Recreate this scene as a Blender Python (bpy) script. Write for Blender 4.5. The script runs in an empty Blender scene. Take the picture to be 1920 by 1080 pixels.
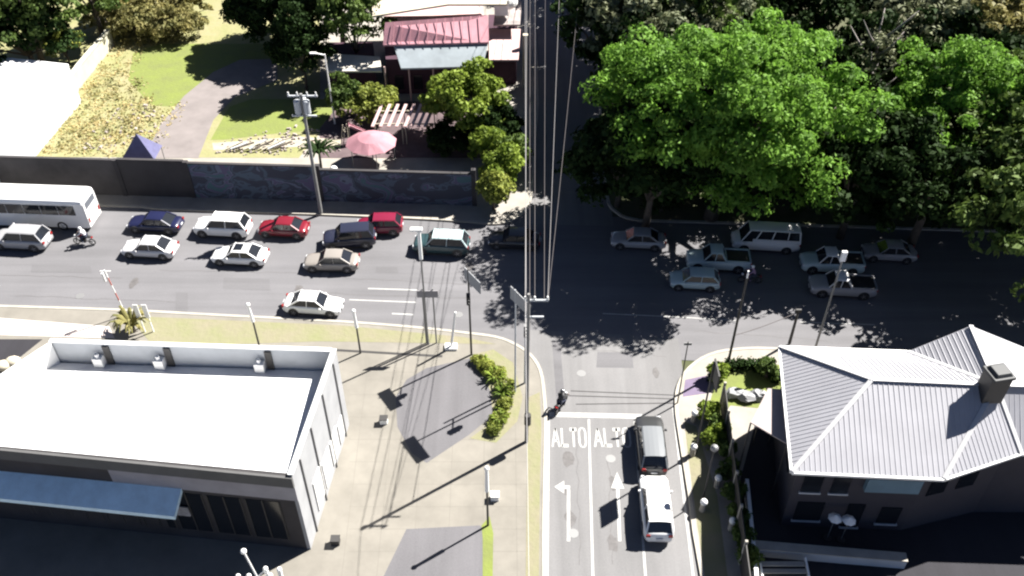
import bpy, bmesh, math, random
import numpy as np
from mathutils import Vector, Matrix
R = math.radians
random.seed(7)
sc = bpy.context.scene
col = sc.collection

# ------------------------------------------------------------------ camera, sky, sun, exposure
F = 1709.0; PITCH = R(41.1); HC = 48.0
cam_d = bpy.data.cameras.new('camera'); cam = bpy.data.objects.new('camera', cam_d); col.objects.link(cam)
cam.location = (0, 0, HC); cam.rotation_euler = (R(90) - PITCH, 0, 0)
cam_d.sensor_width = 36; cam_d.lens = F / 1920 * 36; cam_d.clip_end = 5000; cam_d.clip_start = 0.5
sc.camera = cam
SUN_EL = R(47); SUN_AZ = math.atan2(.83, .56)          # measured from +Y towards +X
w = bpy.data.worlds.new("World"); sc.world = w; w.use_nodes = True
nt = w.node_tree; sky = nt.nodes.new('ShaderNodeTexSky'); sky.sky_type = 'NISHITA'; sky.sun_disc = False
sky.sun_elevation = SUN_EL; sky.sun_rotation = SUN_AZ; sky.air_density = 0.26; sky.dust_density = 0.25
bg = nt.nodes['Background']; nt.links.new(sky.outputs[0], bg.inputs[0]); bg.inputs[1].default_value = 0.05
sd = bpy.data.lights.new('sun', 'SUN'); sun = bpy.data.objects.new('sun', sd); col.objects.link(sun)
sd.energy = 5.0; sd.angle = R(0.5); sd.color = (1.0, 0.96, 0.9)
sun.location = (60, 40, 90)
dvec = Vector((math.sin(SUN_AZ) * math.cos(SUN_EL), math.cos(SUN_AZ) * math.cos(SUN_EL), math.sin(SUN_EL)))
sun.rotation_euler = dvec.to_track_quat('Z', 'Y').to_euler()
vs = sc.view_settings; vs.view_transform = 'Standard'; vs.look = 'None'; vs.gamma = 1; vs.exposure = 1.78
sc.render.film_transparent = False
sc.cycles.filter_width = 2.2
sc.cycles.use_denoising = True
sc.cycles.max_bounces = 5; sc.cycles.diffuse_bounces = 2; sc.cycles.transmission_bounces = 3

# ------------------------------------------------------------------ survey helper: a sight line of the survey met with height z
def P(x, y, z=0.0):
    u = (x - 960) / F; v = (540 - y) / F
    dy = math.cos(PITCH) + v * math.sin(PITCH); dz = -math.sin(PITCH) + v * math.cos(PITCH)
    t = (z - HC) / dz
    return Vector((u * t, dy * t, z))
def hgt(y, Y):
    v = (540 - y) / F
    return HC - Y * (math.sin(PITCH) - v * math.cos(PITCH)) / (math.cos(PITCH) + v * math.sin(PITCH))

# ------------------------------------------------------------------ materials
MATS = {}
def mat(name, c, rough=.7, var=.0, scale=3.0, metal=0.0, bump=0.0, c2=None, detail=6, spec=.5, coat=0):
    if name in MATS: return MATS[name]
    m = bpy.data.materials.new(name); m.use_nodes = True; n = m.node_tree.nodes; l = m.node_tree.links
    b = n['Principled BSDF']; b.inputs['Roughness'].default_value = rough; b.inputs['Metallic'].default_value = metal
    b.inputs['Specular IOR Level'].default_value = spec
    if coat: b.inputs['Coat Weight'].default_value = coat; b.inputs['Coat Roughness'].default_value = .08
    c = tuple(c) + (1,)
    b.inputs['Base Color'].default_value = c
    if var or c2:
        g = n.new('ShaderNodeNewGeometry'); t = n.new('ShaderNodeTexNoise'); t.inputs['Scale'].default_value = scale
        t.inputs['Detail'].default_value = detail; t.inputs['Roughness'].default_value = .65
        l.new(g.outputs['Position'], t.inputs['Vector'])
        r = n.new('ShaderNodeValToRGB')
        if c2: a, d = c, tuple(c2) + (1,)
        else: a = tuple(x * (1 - var) for x in c[:3]) + (1,); d = tuple(min(1, x * (1 + var)) for x in c[:3]) + (1,)
        r.color_ramp.elements[0].position = .32; r.color_ramp.elements[0].color = a
        r.color_ramp.elements[1].position = .68; r.color_ramp.elements[1].color = d
        l.new(t.outputs['Fac'], r.inputs['Fac']); l.new(r.outputs['Color'], b.inputs['Base Color'])
        if bump:
            t2 = n.new('ShaderNodeTexNoise'); t2.inputs['Scale'].default_value = scale * 6; t2.inputs['Detail'].default_value = 4
            l.new(g.outputs['Position'], t2.inputs['Vector'])
            bp = n.new('ShaderNodeBump'); bp.inputs['Strength'].default_value = bump; bp.inputs['Distance'].default_value = .1
            l.new(t2.outputs['Fac'], bp.inputs['Height']); l.new(bp.outputs['Normal'], b.inputs['Normal'])
    MATS[name] = m
    return m
def road_mat(name, c, patch=.10):
    """asphalt: broad worn areas, fine grain, oil streaks along the lanes"""
    m = bpy.data.materials.new(name); m.use_nodes = True; n = m.node_tree.nodes; l = m.node_tree.links
    b = n['Principled BSDF']; b.inputs['Roughness'].default_value = .9; b.inputs['Specular IOR Level'].default_value = .25
    g = n.new('ShaderNodeNewGeometry')
    def noise(sc_, det, vec=None, rough=.6):
        t = n.new('ShaderNodeTexNoise'); t.inputs['Scale'].default_value = sc_; t.inputs['Detail'].default_value = det
        t.inputs['Roughness'].default_value = rough
        l.new(vec or g.outputs['Position'], t.inputs['Vector']); return t.outputs['Fac']
    mp = n.new('ShaderNodeMapping'); mp.inputs['Scale'].default_value = (.05, .9, 1) if 'main' in name else (.9, .05, 1)
    l.new(g.outputs['Position'], mp.inputs['Vector'])
    def mul(a, lo, hi, prev=None):
        r = n.new('ShaderNodeMapRange'); r.inputs['From Min'].default_value = .3; r.inputs['From Max'].default_value = .7
        r.inputs['To Min'].default_value = lo; r.inputs['To Max'].default_value = hi; l.new(a, r.inputs['Value'])
        if prev is None: return r.outputs[0]
        q = n.new('ShaderNodeMath'); q.operation = 'MULTIPLY'; l.new(r.outputs[0], q.inputs[0]); l.new(prev, q.inputs[1]); return q.outputs[0]
    f = mul(noise(.12, 4), 1 - patch, 1 + patch)
    f = mul(noise(1.0, 3, mp.outputs['Vector']), 1 - patch, 1 + patch, f)
    f = mul(noise(9, 6, None, .8), .88, 1.12, f)
    mx = n.new('ShaderNodeVectorMath'); mx.operation = 'SCALE'; mx.inputs[0].default_value = c; l.new(f, mx.inputs['Scale'])
    l.new(mx.outputs[0], b.inputs['Base Color'])
    MATS[name] = m; return m
def leaf_mat(name, c, var=.45, trans=.25):
    m = bpy.data.materials.new(name); m.use_nodes = True; n = m.node_tree.nodes; l = m.node_tree.links
    b = n['Principled BSDF']; b.inputs['Roughness'].default_value = .65; b.inputs['Specular IOR Level'].default_value = .05 if 'dark' in name else .18
    g = n.new('ShaderNodeNewGeometry'); r = n.new('ShaderNodeValToRGB')
    r.color_ramp.elements[0].color = (c[0] * (1 - var), c[1] * (1 - var), c[2] * (1 - var), 1)
    r.color_ramp.elements[1].color = (c[0] * (1 + var) * 1.22, c[1] * (1 + var), c[2] * (1 + var), 1)
    t = n.new('ShaderNodeTexNoise'); t.inputs['Scale'].default_value = .45; t.inputs['Detail'].default_value = 2
    l.new(g.outputs['Position'], t.inputs['Vector'])
    a = n.new('ShaderNodeMath'); a.operation = 'MULTIPLY_ADD'; a.inputs[1].default_value = .5
    l.new(g.outputs['Random Per Island'], a.inputs[0])
    s = n.new('ShaderNodeMath'); s.operation = 'MULTIPLY_ADD'; s.inputs[1].default_value = 1.6; s.inputs[2].default_value = -.55
    l.new(t.outputs['Fac'], s.inputs[0]); l.new(s.outputs[0], a.inputs[2])
    l.new(a.outputs[0], r.inputs['Fac']); l.new(r.outputs['Color'], b.inputs['Base Color'])
    tr = n.new('ShaderNodeBsdfTranslucent'); l.new(r.outputs['Color'], tr.inputs['Color'])
    mix = n.new('ShaderNodeMixShader'); mix.inputs[0].default_value = trans
    l.new(b.outputs[0], mix.inputs[1]); l.new(tr.outputs[0], mix.inputs[2])
    l.new(mix.outputs[0], n['Material Output'].inputs['Surface'])
    MATS[name] = m; return m

M_road = road_mat('asphalt_main', (.134, .132, .139)); M_side = road_mat('asphalt_side', (.158, .156, .158))
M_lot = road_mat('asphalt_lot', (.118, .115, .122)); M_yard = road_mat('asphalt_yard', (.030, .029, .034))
M_conc = mat('concrete_tan', (.180, .168, .145), .9, .16, .35, bump=.1)
M_conc2 = mat('concrete_pale', (.27, .25, .22), .9, .14, .5)
M_kerb = mat('kerb_concrete', (.33, .31, .27), .9, .12, 1.2)
M_paint = mat('road_paint', (.36, .36, .35), .7, .16, 2.5)
M_earth = mat('earth', (.07, .06, .035), .95, c2=(.05, .075, .02), scale=.12)
M_grassdry = mat('dry_grass', (.25, .225, .125), .95, c2=(.19, .20, .075), scale=.35, bump=.5, detail=9)
M_lawn = mat('lawn', (.155, .190, .038), .95, c2=(.13, .15, .045), scale=.6, bump=.4, detail=9)
M_strip = mat('verge_grass', (.175, .18, .09), .95, c2=(.20, .18, .125), scale=.5, bump=.4, detail=9)
M_white = mat('white_paint', (.78, .78, .76), .6, .04, .7)
M_whiteroof = mat('white_roof', (.74, .74, .74), .7, .05, .5)
M_wallgrey = mat('grey_render', (.27, .275, .285), .8, .10, .7)
M_parapet = mat('pale_render', (.42, .44, .46), .8, .08, .6)
M_dark = mat('dark_metal', (.035, .033, .032), .6)
M_steel = mat('galvanised_steel', (.22, .22, .22), .5, metal=.3)
M_wood = mat('timber_pole', (.17, .15, .125), .9, .2, 2)
M_wire = mat('cable', (.10, .09, .09), .6)
M_wirel = mat('bare_cable', (.24, .23, .23), .5)
M_glass = mat('glass', (.012, .014, .018), .12, spec=.6)
M_glassblue = mat('blue_glass', (.05, .09, .12), .2)
M_zinc = mat('zinc_roof', (.32, .32, .345), .5, .06, .6, metal=.0)
M_ridge = mat('ridge_cap', (.42, .42, .43), .5)
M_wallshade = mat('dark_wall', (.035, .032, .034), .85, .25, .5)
M_pinkroof = mat('pink_roof', (.50, .25, .29), .7, .18, .6)
M_pink = mat('pink_wall', (.46, .32, .31), .8, .10, .8)
M_blueroof = mat('blue_grey_roof', (.24, .275, .30), .6, .15, .6)
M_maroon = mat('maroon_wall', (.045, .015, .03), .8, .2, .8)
M_cream = mat('cream_fascia', (.42, .38, .30), .8, .1, 1)
M_tyre = mat('tyre', (.015, .015, .015), .85)
M_rim = mat('rim', (.35, .35, .36), .35, metal=.7)
M_lamp = mat('headlight_glass', (.55, .56, .58), .2)
M_tail = mat('tail_light', (.22, .01, .01), .3)
M_bark = mat('bark', (.08, .065, .05), .9, .3, 2)
M_paleb = mat('pale_bark', (.20, .18, .17), .9, .2, 2)
M_skin = mat('skin', (.22, .12, .08), .6)
M_jean = mat('denim', (.03, .035, .06), .9, .15, 4)
M_black = mat('black_plastic', (.02, .02, .022), .5)
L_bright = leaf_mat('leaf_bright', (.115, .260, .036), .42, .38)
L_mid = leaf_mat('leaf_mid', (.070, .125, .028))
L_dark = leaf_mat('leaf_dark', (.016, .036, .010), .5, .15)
L_grey = leaf_mat('leaf_grey', (.12, .155, .085), .5, .15)
L_olive = leaf_mat('leaf_olive', (.19, .20, .075), .35, .3)
L_yellow = leaf_mat('leaf_yellow', (.19, .25, .05), .4, .3)
L_lime = leaf_mat('leaf_lime', (.155, .245, .035), .4, .32)

# ------------------------------------------------------------------ object helpers
def tag(o, label=None, cat=None, group=None, kind=None):
    if label: o['label'] = label
    if cat: o['category'] = cat
    if group: o['group'] = group
    if kind: o['kind'] = kind
    return o
def thing(name, label, cat, loc=(0, 0, 0), rz=0.0, group=None):
    o = bpy.data.objects.new(name, None); col.objects.link(o); o.location = loc; o.rotation_euler = (0, 0, rz)
    o.empty_display_size = .3
    return tag(o, label, cat, group)
class MB:
    def __init__(s): s.v = []; s.f = []
    def add(s, vs_, fs):
        k = len(s.v); s.v += [tuple(p) for p in vs_]; s.f += [tuple(i + k for i in f) for f in fs]; return s
    def box(s, c, d, rz=0, taper=1.0):
        x, y, z = d[0] / 2, d[1] / 2, d[2] / 2; ca, sa = math.cos(rz), math.sin(rz); vv = []
        for k, zz in ((1, -z), (taper, z)):
            for px, py in ((-x, -y), (x, -y), (x, y), (-x, y)):
                px *= k; py *= k
                vv.append((c[0] + px * ca - py * sa, c[1] + px * sa + py * ca, c[2] + zz))
        return s.add(vv, [(3, 2, 1, 0), (4, 5, 6, 7), (0, 1, 5, 4), (1, 2, 6, 5), (2, 3, 7, 6), (3, 0, 4, 7)])
    def bar(s, a, b, wd, h):
        """box section from a to b, width wd (horizontal), height h"""
        a, b = Vector(a), Vector(b); d = (b - a).normalized(); side = d.cross(Vector((0, 0, 1)))
        side = side.normalized() if side.length > 1e-5 else Vector((1, 0, 0)); up = side.cross(d).normalized()
        vv = []
        for p in (a, b):
            for i, j in ((-1, -1), (1, -1), (1, 1), (-1, 1)): vv.append(p + side * (wd / 2 * i) + up * (h / 2 * j))
        return s.add(vv, [(3, 2, 1, 0), (4, 5, 6, 7), (0, 1, 5, 4), (1, 2, 6, 5), (2, 3, 7, 6), (3, 0, 4, 7)])
    def tube(s, pts, rads, n=8, cap=True):
        pts = [Vector(p) for p in pts]
        if not isinstance(rads, (list, tuple)): rads = [rads] * len(pts)
        vv = []; fs = []
        for i, p in enumerate(pts):
            d = (pts[min(i + 1, len(pts) - 1)] - pts[max(i - 1, 0)]).normalized()
            a = d.cross(Vector((0, 0, 1)) if abs(d.z) < .9 else Vector((1, 0, 0))).normalized(); b = d.cross(a)
            for k in range(n):
                t = 2 * math.pi * k / n; vv.append(p + (a * math.cos(t) + b * math.sin(t)) * rads[i])
        for i in range(len(pts) - 1):
            for k in range(n):
                k2 = (k + 1) % n; fs.append((i * n + k, i * n + k2, (i + 1) * n + k2, (i + 1) * n + k))
        if cap:
            fs.append(tuple(range(n))[::-1]); fs.append(tuple((len(pts) - 1) * n + k for k in range(n)))
        return s.add(vv, fs)
    def prism(s, poly, z0, z1):
        n = len(poly); vv = [(p[0], p[1], z0) for p in poly] + [(p[0], p[1], z1) for p in poly]
        return s.add(vv, [tuple(range(n))[::-1], tuple(range(n, 2 * n))] + [(i, (i + 1) % n, n + (i + 1) % n, n + i) for i in range(n)])
    def poly(s, pts): return s.add(pts, [tuple(range(len(pts)))])
    def sphere(s, c, r, n=10, m=6, sq=(1, 1, 1)):
        vv = [(c[0], c[1], c[2] + r * sq[2])]; fs = []
        for i in range(1, m):
            ph = math.pi * i / m
            for k in range(n):
                t = 2 * math.pi * k / n
                vv.append((c[0] + r * sq[0] * math.sin(ph) * math.cos(t), c[1] + r * sq[1] * math.sin(ph) * math.sin(t), c[2] + r * sq[2] * math.cos(ph)))
        vv.append((c[0], c[1], c[2] - r * sq[2])); L = len(vv) - 1
        for k in range(n): fs.append((0, 1 + k, 1 + (k + 1) % n)); fs.append((L, 1 + (m - 2) * n + (k + 1) % n, 1 + (m - 2) * n + k))
        for i in range(m - 2):
            for k in range(n):
                k2 = (k + 1) % n; fs.append((1 + i * n + k, 1 + (i + 1) * n + k, 1 + (i + 1) * n + k2, 1 + i * n + k2))
        return s.add(vv, fs)
    def build(s, name, m, parent=None, origin=None, smooth=False, bevel=0, fix=True):
        me = bpy.data.meshes.new(name)
        o0 = Vector(origin) if origin is not None else Vector((0, 0, 0))
        me.from_pydata([tuple(Vector(v) - o0) for v in s.v], [], s.f); me.materials.append(m)
        if fix:
            bm = bmesh.new(); bm.from_mesh(me); bmesh.ops.recalc_face_normals(bm, faces=bm.faces); bm.to_mesh(me); bm.free()
        if smooth: me.polygons.foreach_set('use_smooth', [True] * len(me.polygons))
        o = bpy.data.objects.new(name, me); col.objects.link(o)
        if parent: o.parent = parent
        elif origin is not None: o.location = origin
        if bevel:
            b = o.modifiers.new('bevel', 'BEVEL'); b.width = bevel; b.segments = 2; b.limit_method = 'ANGLE'
        return o
def sheet(name, pts, z, m, kind='structure', parent=None):
    mb = MB(); mb.poly([(p[0], p[1], z) for p in pts])
    o = mb.build(name, m, parent, fix=False)
    if o.data.polygons[0].normal.z < 0: o.data.flip_normals()
    if parent is None: tag(o, kind=kind)
    return o
def px(pts, z=0): return [P(a, b, z) for a, b in pts]
def ribbon_mb(path, wd, z0, z1, mb=None):
    mb = mb or MB(); pts = [Vector((p[0], p[1], 0)) for p in path]; L = []; Rr = []
    for i, p in enumerate(pts):
        d = (pts[min(i + 1, len(pts) - 1)] - pts[max(i - 1, 0)]).normalized(); nn = Vector((-d.y, d.x, 0))
        L.append(p + nn * wd / 2); Rr.append(p - nn * wd / 2)
    n = len(pts); vv = [(q.x, q.y, z) for z in (z0, z1) for q in L + Rr]; fs = []
    for i in range(n - 1):
        fs.append((2 * n + i, 2 * n + i + 1, 3 * n + i + 1, 3 * n + i))
        fs.append((i, i + 1, 2 * n + i + 1, 2 * n + i)); fs.append((n + i + 1, n + i, 3 * n + i, 3 * n + i + 1))
    fs.append((0, 2 * n, 3 * n, n)); fs.append((n - 1, 2 * n - 1, 4 * n - 1, 3 * n - 1))
    return mb.add(vv, fs)
def smooth_path(pts, k=4):
    pts = [Vector((p[0], p[1])) for p in pts]; out = []
    for i in range(len(pts) - 1):
        p0 = pts[max(i - 1, 0)]; p1 = pts[i]; p2 = pts[i + 1]; p3 = pts[min(i + 2, len(pts) - 1)]
        for j in range(k):
            t = j / k
            out.append(.5 * ((2 * p1) + (-p0 + p2) * t + (2 * p0 - 5 * p1 + 4 * p2 - p3) * t * t + (-p0 + 3 * p1 - 3 * p2 + p3) * t ** 3))
    out.append(pts[-1]); return out

# ------------------------------------------------------------------ ground, roads, pavements
sheet('ground', [(-900, -300), (900, -300), (900, 1500), (-900, 1500)], -.03, M_earth)
near = lambda x: 49.3 - .094 * x
sheet('main_road', [(-160, 64.3), (-160, 72), (-45, 67.0), (-16, 66.0), (-3, 65.2), (2, 64.9), (16, 64.2), (60, 62), (160, 57), (160, 34.5), (60, 43.8), (12, 47.0), (2, 48.0), (-5, 49), (-35, 51), (-160, 62.5)], 0.0, M_road)
sheet('side_street', [(1.2, -60), (12, -60), (11.6, 30), (12.5, 48), (12.5, 49.3), (1.0, 50.2), (1.0, 45)], .004, M_side)
sheet('far_street', [(1.2, 63.5), (8.8, 63.2), (11.5, 160), (2.6, 160)], .004, M_side)

swk = [P(-400, 560), P(-100, 572), P(0, 576), P(220, 583), P(430, 594), P(640, 605), P(790, 617), P(880, 627), P(930, 634), P(965, 647), P(995, 668), P(1013, 697), P(1020, 740), P(1023, 800), P(1021, 930), P(1020, 1080), (1.6, 10), (1.4, -60)]
swp = smooth_path([(p[0], p[1]) for p in swk], 3)
mb = MB(); mb.prism([(p[0], p[1]) for p in swp] + [(-160, -60), (-160, swp[0][1])], -.2, .12)
tag(mb.build('pavement', M_conc), kind='structure')
tag(ribbon_mb(swp, .24, -.1, .15).build('kerb', M_kerb), kind='structure')
sek = [(12.2, -60), (11.75, 10), P(1316, 1080), P(1293, 930), P(1275, 820), P(1268, 765), P(1272, 725), P(1292, 692), P(1330, 667), P(1380, 657), P(1460, 656), P(1700, 672), P(1920, 690), (90, 40.8), (160, 34)]
sep = smooth_path([(p[0], p[1]) for p in sek], 3)
mb = MB(); mb.prism([(p[0], p[1]) for p in sep] + [(160, -60)], -.2, .12)
tag(mb.build('pavement', M_conc2), kind='structure')
tag(ribbon_mb(sep, .24, -.1, .15).build('kerb', M_kerb), kind='structure')
nwk = [(-160, 71.6), (-45, 66.6), P(300, 393), P(600, 403), P(800, 412), P(880, 417), P(930, 421), P(965, 412), P(988, 390), P(998, 350), P(1004, 250), P(1006, 120), (2.4, 160)]
nwp = smooth_path([(p[0], p[1]) for p in nwk], 3)
mb = MB(); mb.prism([(p[0], p[1]) for p in nwp] + [(-160, 160)], -.2, .12)
tag(mb.build('pavement', M_conc2), kind='structure')
tag(ribbon_mb(nwp, .24, -.1, .15).build('kerb', M_kerb), kind='structure')
nek = [(11.5, 160), (9.0, 80), (8.6, 68), (9.2, 65.2), (11, 64.0), (16, 63.7), (60, 61.5), (160, 56.5)]
nep = smooth_path(nek, 3)
mb = MB(); mb.prism([(p[0], p[1]) for p in nep] + [(160, 160)], -.2, .12)
tag(mb.build('bank', M_earth), kind='structure')
tag(ribbon_mb(nep, .24, -.1, .15).build('kerb', M_kerb), kind='structure')

Z1 = .124
# south-west corner: asphalt bay, verge strips
sheet('parking_bay', px([(762, 712), (800, 690), (880, 672), (905, 690), (922, 735), (928, 775), (880, 815), (800, 868), (772, 850), (745, 800), (742, 745)], Z1), Z1, M_lot)
sheet('parking_bay', px([(762, 992), (900, 985), (918, 1010), (918, 1120), (700, 1120)], Z1), Z1, M_lot)
sheet('verge', px([(890, 664), (925, 655), (962, 680), (980, 745), (970, 790), (930, 830), (880, 822), (925, 790), (920, 735)], Z1 + .004), Z1 + .004, M_strip)
sheet('verge', px([(990, 745), (1012, 735), (1015, 800), (1012, 930), (1010, 1120), (985, 1120), (988, 930)], Z1 + .004), Z1 + .004, M_strip)
sheet('verge', px([(903, 985), (918, 968), (925, 1000), (923, 1130), (905, 1130), (905, 1010)], Z1 + .004), Z1 + .004, M_lawn)
sheet('verge', px([(280, 640), (240, 592), (640, 610), (870, 632), (930, 645), (600, 640), (420, 646)], Z1 + .004), Z1 + .004, M_strip)
sheet('driveway', px([(-200, 592), (0, 596), (205, 612), (215, 634), (0, 628), (-200, 622)], Z1), Z1, mat('bright_concrete', (.45, .40, .38), .9, .08, .5))
sheet('wire_shadow_strip', px([(625, 654), (830, 666), (829, 670), (624, 658)], Z1 + .004), Z1 + .004, M_dark)  # dark strip laid on the paving as the painted shadow of a wire
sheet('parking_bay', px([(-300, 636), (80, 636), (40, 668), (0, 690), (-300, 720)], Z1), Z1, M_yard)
# north-west grounds
sheet('hillside', px([(-500, 292), (560, 296), (600, 250), (600, -60), (-500, -60)], .13), .13, M_grassdry)
sheet('lawn', px([(250, 100), (300, 82), (500, 82), (545, 110), (500, 135), (430, 135), (370, 175), (330, 200), (285, 198), (240, 150)], .136), .136, M_lawn)
sheet('lawn', px([(430, 200), (470, 186), (620, 186), (640, 240), (520, 250), (420, 262), (395, 262)], .136), .136, M_lawn)
sheet('garden_path', px([(270, 296), (300, 235), (345, 180), (400, 135), (450, 112), (520, 110), (520, 150), (440, 182), (400, 225), (372, 296)], .14), .14, mat('worn_asphalt', (.175, .155, .150), .9, .15, .4))
sheet('courtyard', px([(600, 296), (600, 240), (640, 190), (870, 190), (960, 296)], .14), .14, mat('courtyard_paving', (.10, .07, .075), .9, .3, .5))
sheet('gravel_strip', px([(398, 268), (560, 256), (640, 262), (640, 272), (400, 282)], .146), .146, mat('cream_gravel', (.34, .31, .24), .9, .2, 1.5))
# south-east yard
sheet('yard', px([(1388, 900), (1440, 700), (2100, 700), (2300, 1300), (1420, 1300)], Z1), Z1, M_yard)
sheet('lawn', px([(1345, 700), (1375, 686), (1462, 684), (1475, 740), (1420, 765), (1370, 760), (1345, 790), (1330, 760)], Z1 + .004), Z1 + .004, M_lawn)
sheet('verge', px([(1283, 790), (1305, 800), (1345, 930), (1368, 1110), (1326, 1110), (1300, 930)], Z1 + .004), Z1 + .004, M_strip)
sheet('tactile_paving', px([(1285, 712), (1325, 704), (1335, 736), (1280, 744)], Z1), Z1, mat('mauve_paving', (.14, .11, .17), .9, .1, 2))

# ------------------------------------------------------------------ road markings
ZM = .009
def strip(mb, a, b, wd, z=ZM):
    a = Vector((a[0], a[1])); b = Vector((b[0], b[1])); d = (b - a).normalized(); n_ = Vector((-d.y, d.x)) * wd / 2
    mb.poly([(a.x + n_.x, a.y + n_.y, z), (a.x - n_.x, a.y - n_.y, z), (b.x - n_.x, b.y - n_.y, z), (b.x + n_.x, b.y + n_.y, z)])
def markings(name, mb):
    me = mb.build(name, M_paint, fix=False)
    for p in me.data.polygons:
        if p.normal.z < 0: p.flip()
    return tag(me, kind='structure')
mb = MB()
strip(mb, P(1030, 777), P(1205, 781), .42)                       # stop line
markings('stop_line', mb)
mb = MB()
strip(mb, P(1104, 786), P(1112, 1090), .15); strip(mb, P(1190, 790), P(1211, 1090), .15)
strip(mb, P(1029, 782), P(1026, 1090), .14); strip(mb, P(1262, 762), P(1301, 1090), .15)
markings('lane_line', mb)
# the word ALTO, twice
def letters(mb, x0, y_top, y_bot, wpx, word):
    a = P(x0, y_top); b = P(x0, y_bot); H_ = a.y - b.y; x_cur = b.x; Wl = wpx; t = .13
    for ch in word:
        def S(p, q, tt=t): strip(mb, (x_cur + p[0] * Wl, b.y + p[1] * H_), (x_cur + q[0] * Wl, b.y + q[1] * H_), tt)
        if ch == 'A': S((0, 0), (.5, 1)); S((.5, 1), (1, 0)); S((.2, .33), (.8, .33), .2)
        if ch == 'L': S((.12, 0), (.12, 1)); S((.1, .07), (1, .07), .28)
        if ch == 'T': S((.5, 0), (.5, 1)); S((0, .93), (1, .93), .30)
        if ch == 'O':
            pts = [(.25, 0), (.75, 0), (.95, .2), (.95, .8), (.75, 1), (.25, 1), (.05, .8), (.05, .2), (.25, 0)]
            for i in range(8): S(pts[i], pts[i + 1])
        x_cur += Wl * 1.28
mb = MB(); letters(mb, 1036, 803, 838, .47, 'ALTO'); letters(mb, 1116, 803, 838, .50, 'ALTO')
markings('road_lettering', mb)
def arrow(mb, tip, tail, left):
    a = P(*tip); b = P(*tail); d = (a - b).normalized(); n_ = Vector((-d.y, d.x, 0))
    strip(mb, b, a - d * 1.1, .2)
    if left:
        e = a - d * 1.0
        strip(mb, e - n_ * .10, e + n_ * .30, .26)
        q = e + n_ * .28; mb.poly([tuple(p_)[:2] + (ZM + .001,) for p_ in (q + d * .5, q - d * .5, q + n_ * .62)])
    else:
        q = a - d * 1.3; mb.poly([tuple(p_)[:2] + (ZM + .001,) for p_ in (a, q + n_ * .42, q - n_ * .42)])
mb = MB(); arrow(mb, (1066, 890), (1066, 1015), True); arrow(mb, (1157, 885), (1162, 1015), False)
markings('lane_arrow', mb)
mb = MB()
strip(mb, P(690, 541), P(782, 544), .14); strip(mb, P(655, 562), P(780, 567), .12); strip(mb, P(735, 588), P(775, 590), .14)
strip(mb, P(1130, 588), P(1262, 594), .10); strip(mb, P(1262, 594), P(1380, 601), .10); strip(mb, P(1500, 604), P(1640, 609), .1)
strip(mb, P(-300, 531), P(0, 537), .10)
for x in (-60, -50, -40): strip(mb, (x, 63.6 - .06 * x), (x + 3, 63.4 - .06 * x), .12)
markings('lane_line', mb)
mb = MB()
for a, b in (((1070, 733), (1262, 741)), ((1066, 742), (1262, 748)), ((1080, 758), (1262, 756))): strip(mb, P(*a), P(*b), .08, .0095)
o = mb.build('road_dark_lines', M_wallshade, fix=False); tag(o, kind='structure')  # thin dark lines across the mouth of the side street

# repairs, covers and joints
M_patch = road_mat('asphalt_main_patch', (.122, .120, .126)); M_oil = mat('oil_stain', (.095, .090, .090), .7, .25, 3)
for q in ([(60, 497), (170, 499), (172, 512), (58, 510)], [(420, 520), (505, 523), (507, 545), (418, 541)], [(705, 500), (745, 501), (747, 512), (704, 511)], [(1120, 660), (1185, 661), (1188, 690), (1118, 689)], [(330, 548), (352, 549), (352, 600), (328, 599)], [(1035, 640), (1050, 640), (1060, 760), (1044, 760)]):
    sheet('road_patch', px(q), .0062, M_patch)
mb = MB()
for x, y in ((150, 555), (610, 515), (860, 590), (1090, 700), (1145, 860), (1075, 1000), (470, 500), (760, 615), (1240, 640)):
    c = P(x, y); mb.tube([(c.x, c.y, .002), (c.x, c.y, .012)], .33, 16)
tag(mb.build('manhole_covers', M_steel), kind='structure')
mb = MB()
def wander(a, b, n, amp, wd, z):
    a = Vector(a); b = Vector(b); pts = [a.lerp(b, i / n) + Vector((random.uniform(-amp, amp), random.uniform(-amp, amp), 0)) for i in range(n + 1)]
    for i in range(n): strip(mb, pts[i], pts[i + 1], wd, z)
for a, b in (((0, 515), (230, 522)), ((300, 506), (560, 512)), ((640, 522), (900, 534)), ((560, 548), (880, 560)), ((1050, 650), (1250, 668)), ((1300, 620), (1560, 640)), ((1140, 860), (1150, 1060)), ((1080, 800), (1088, 1060)), ((30, 555), (330, 566))): wander(P(*a), P(*b), 14, .10, .035, .0066)
tag(mb.build('road_cracks', M_oil, fix=False), kind='structure')
mb = MB()
for x, y, r_ in ((1065, 860, .5), (1150, 905, .4), (1068, 970, .45), (1150, 1020, .5), (880, 500, .5), (560, 540, .4), (250, 530, .5), (1230, 700, .4), (1060, 920, .3)):
    c = P(x, y); mb.poly([(c.x + r_ * random.uniform(.5, 1) * math.cos(t * .63), c.y + 1.7 * r_ * random.uniform(.5, 1) * math.sin(t * .63), .0072) for t in range(10)])
tag(mb.build('oil_stains', M_oil, fix=False), kind='structure')
mb = MB()
for k in range(9):
    a = P(655 + 0 * k, 700 + 42 * k); b = P(1000, 700 + 42 * k); 
    strip(mb, a, b, .03, Z1 - .001)
for k in range(6): strip(mb, P(690 + 55 * k, 690), P(640 + 66 * k, 1090), .03, Z1 - .001)
tag(mb.build('paving_joints', mat('joint', (.155, .145, .125), .9), fix=False), kind='structure')
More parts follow.
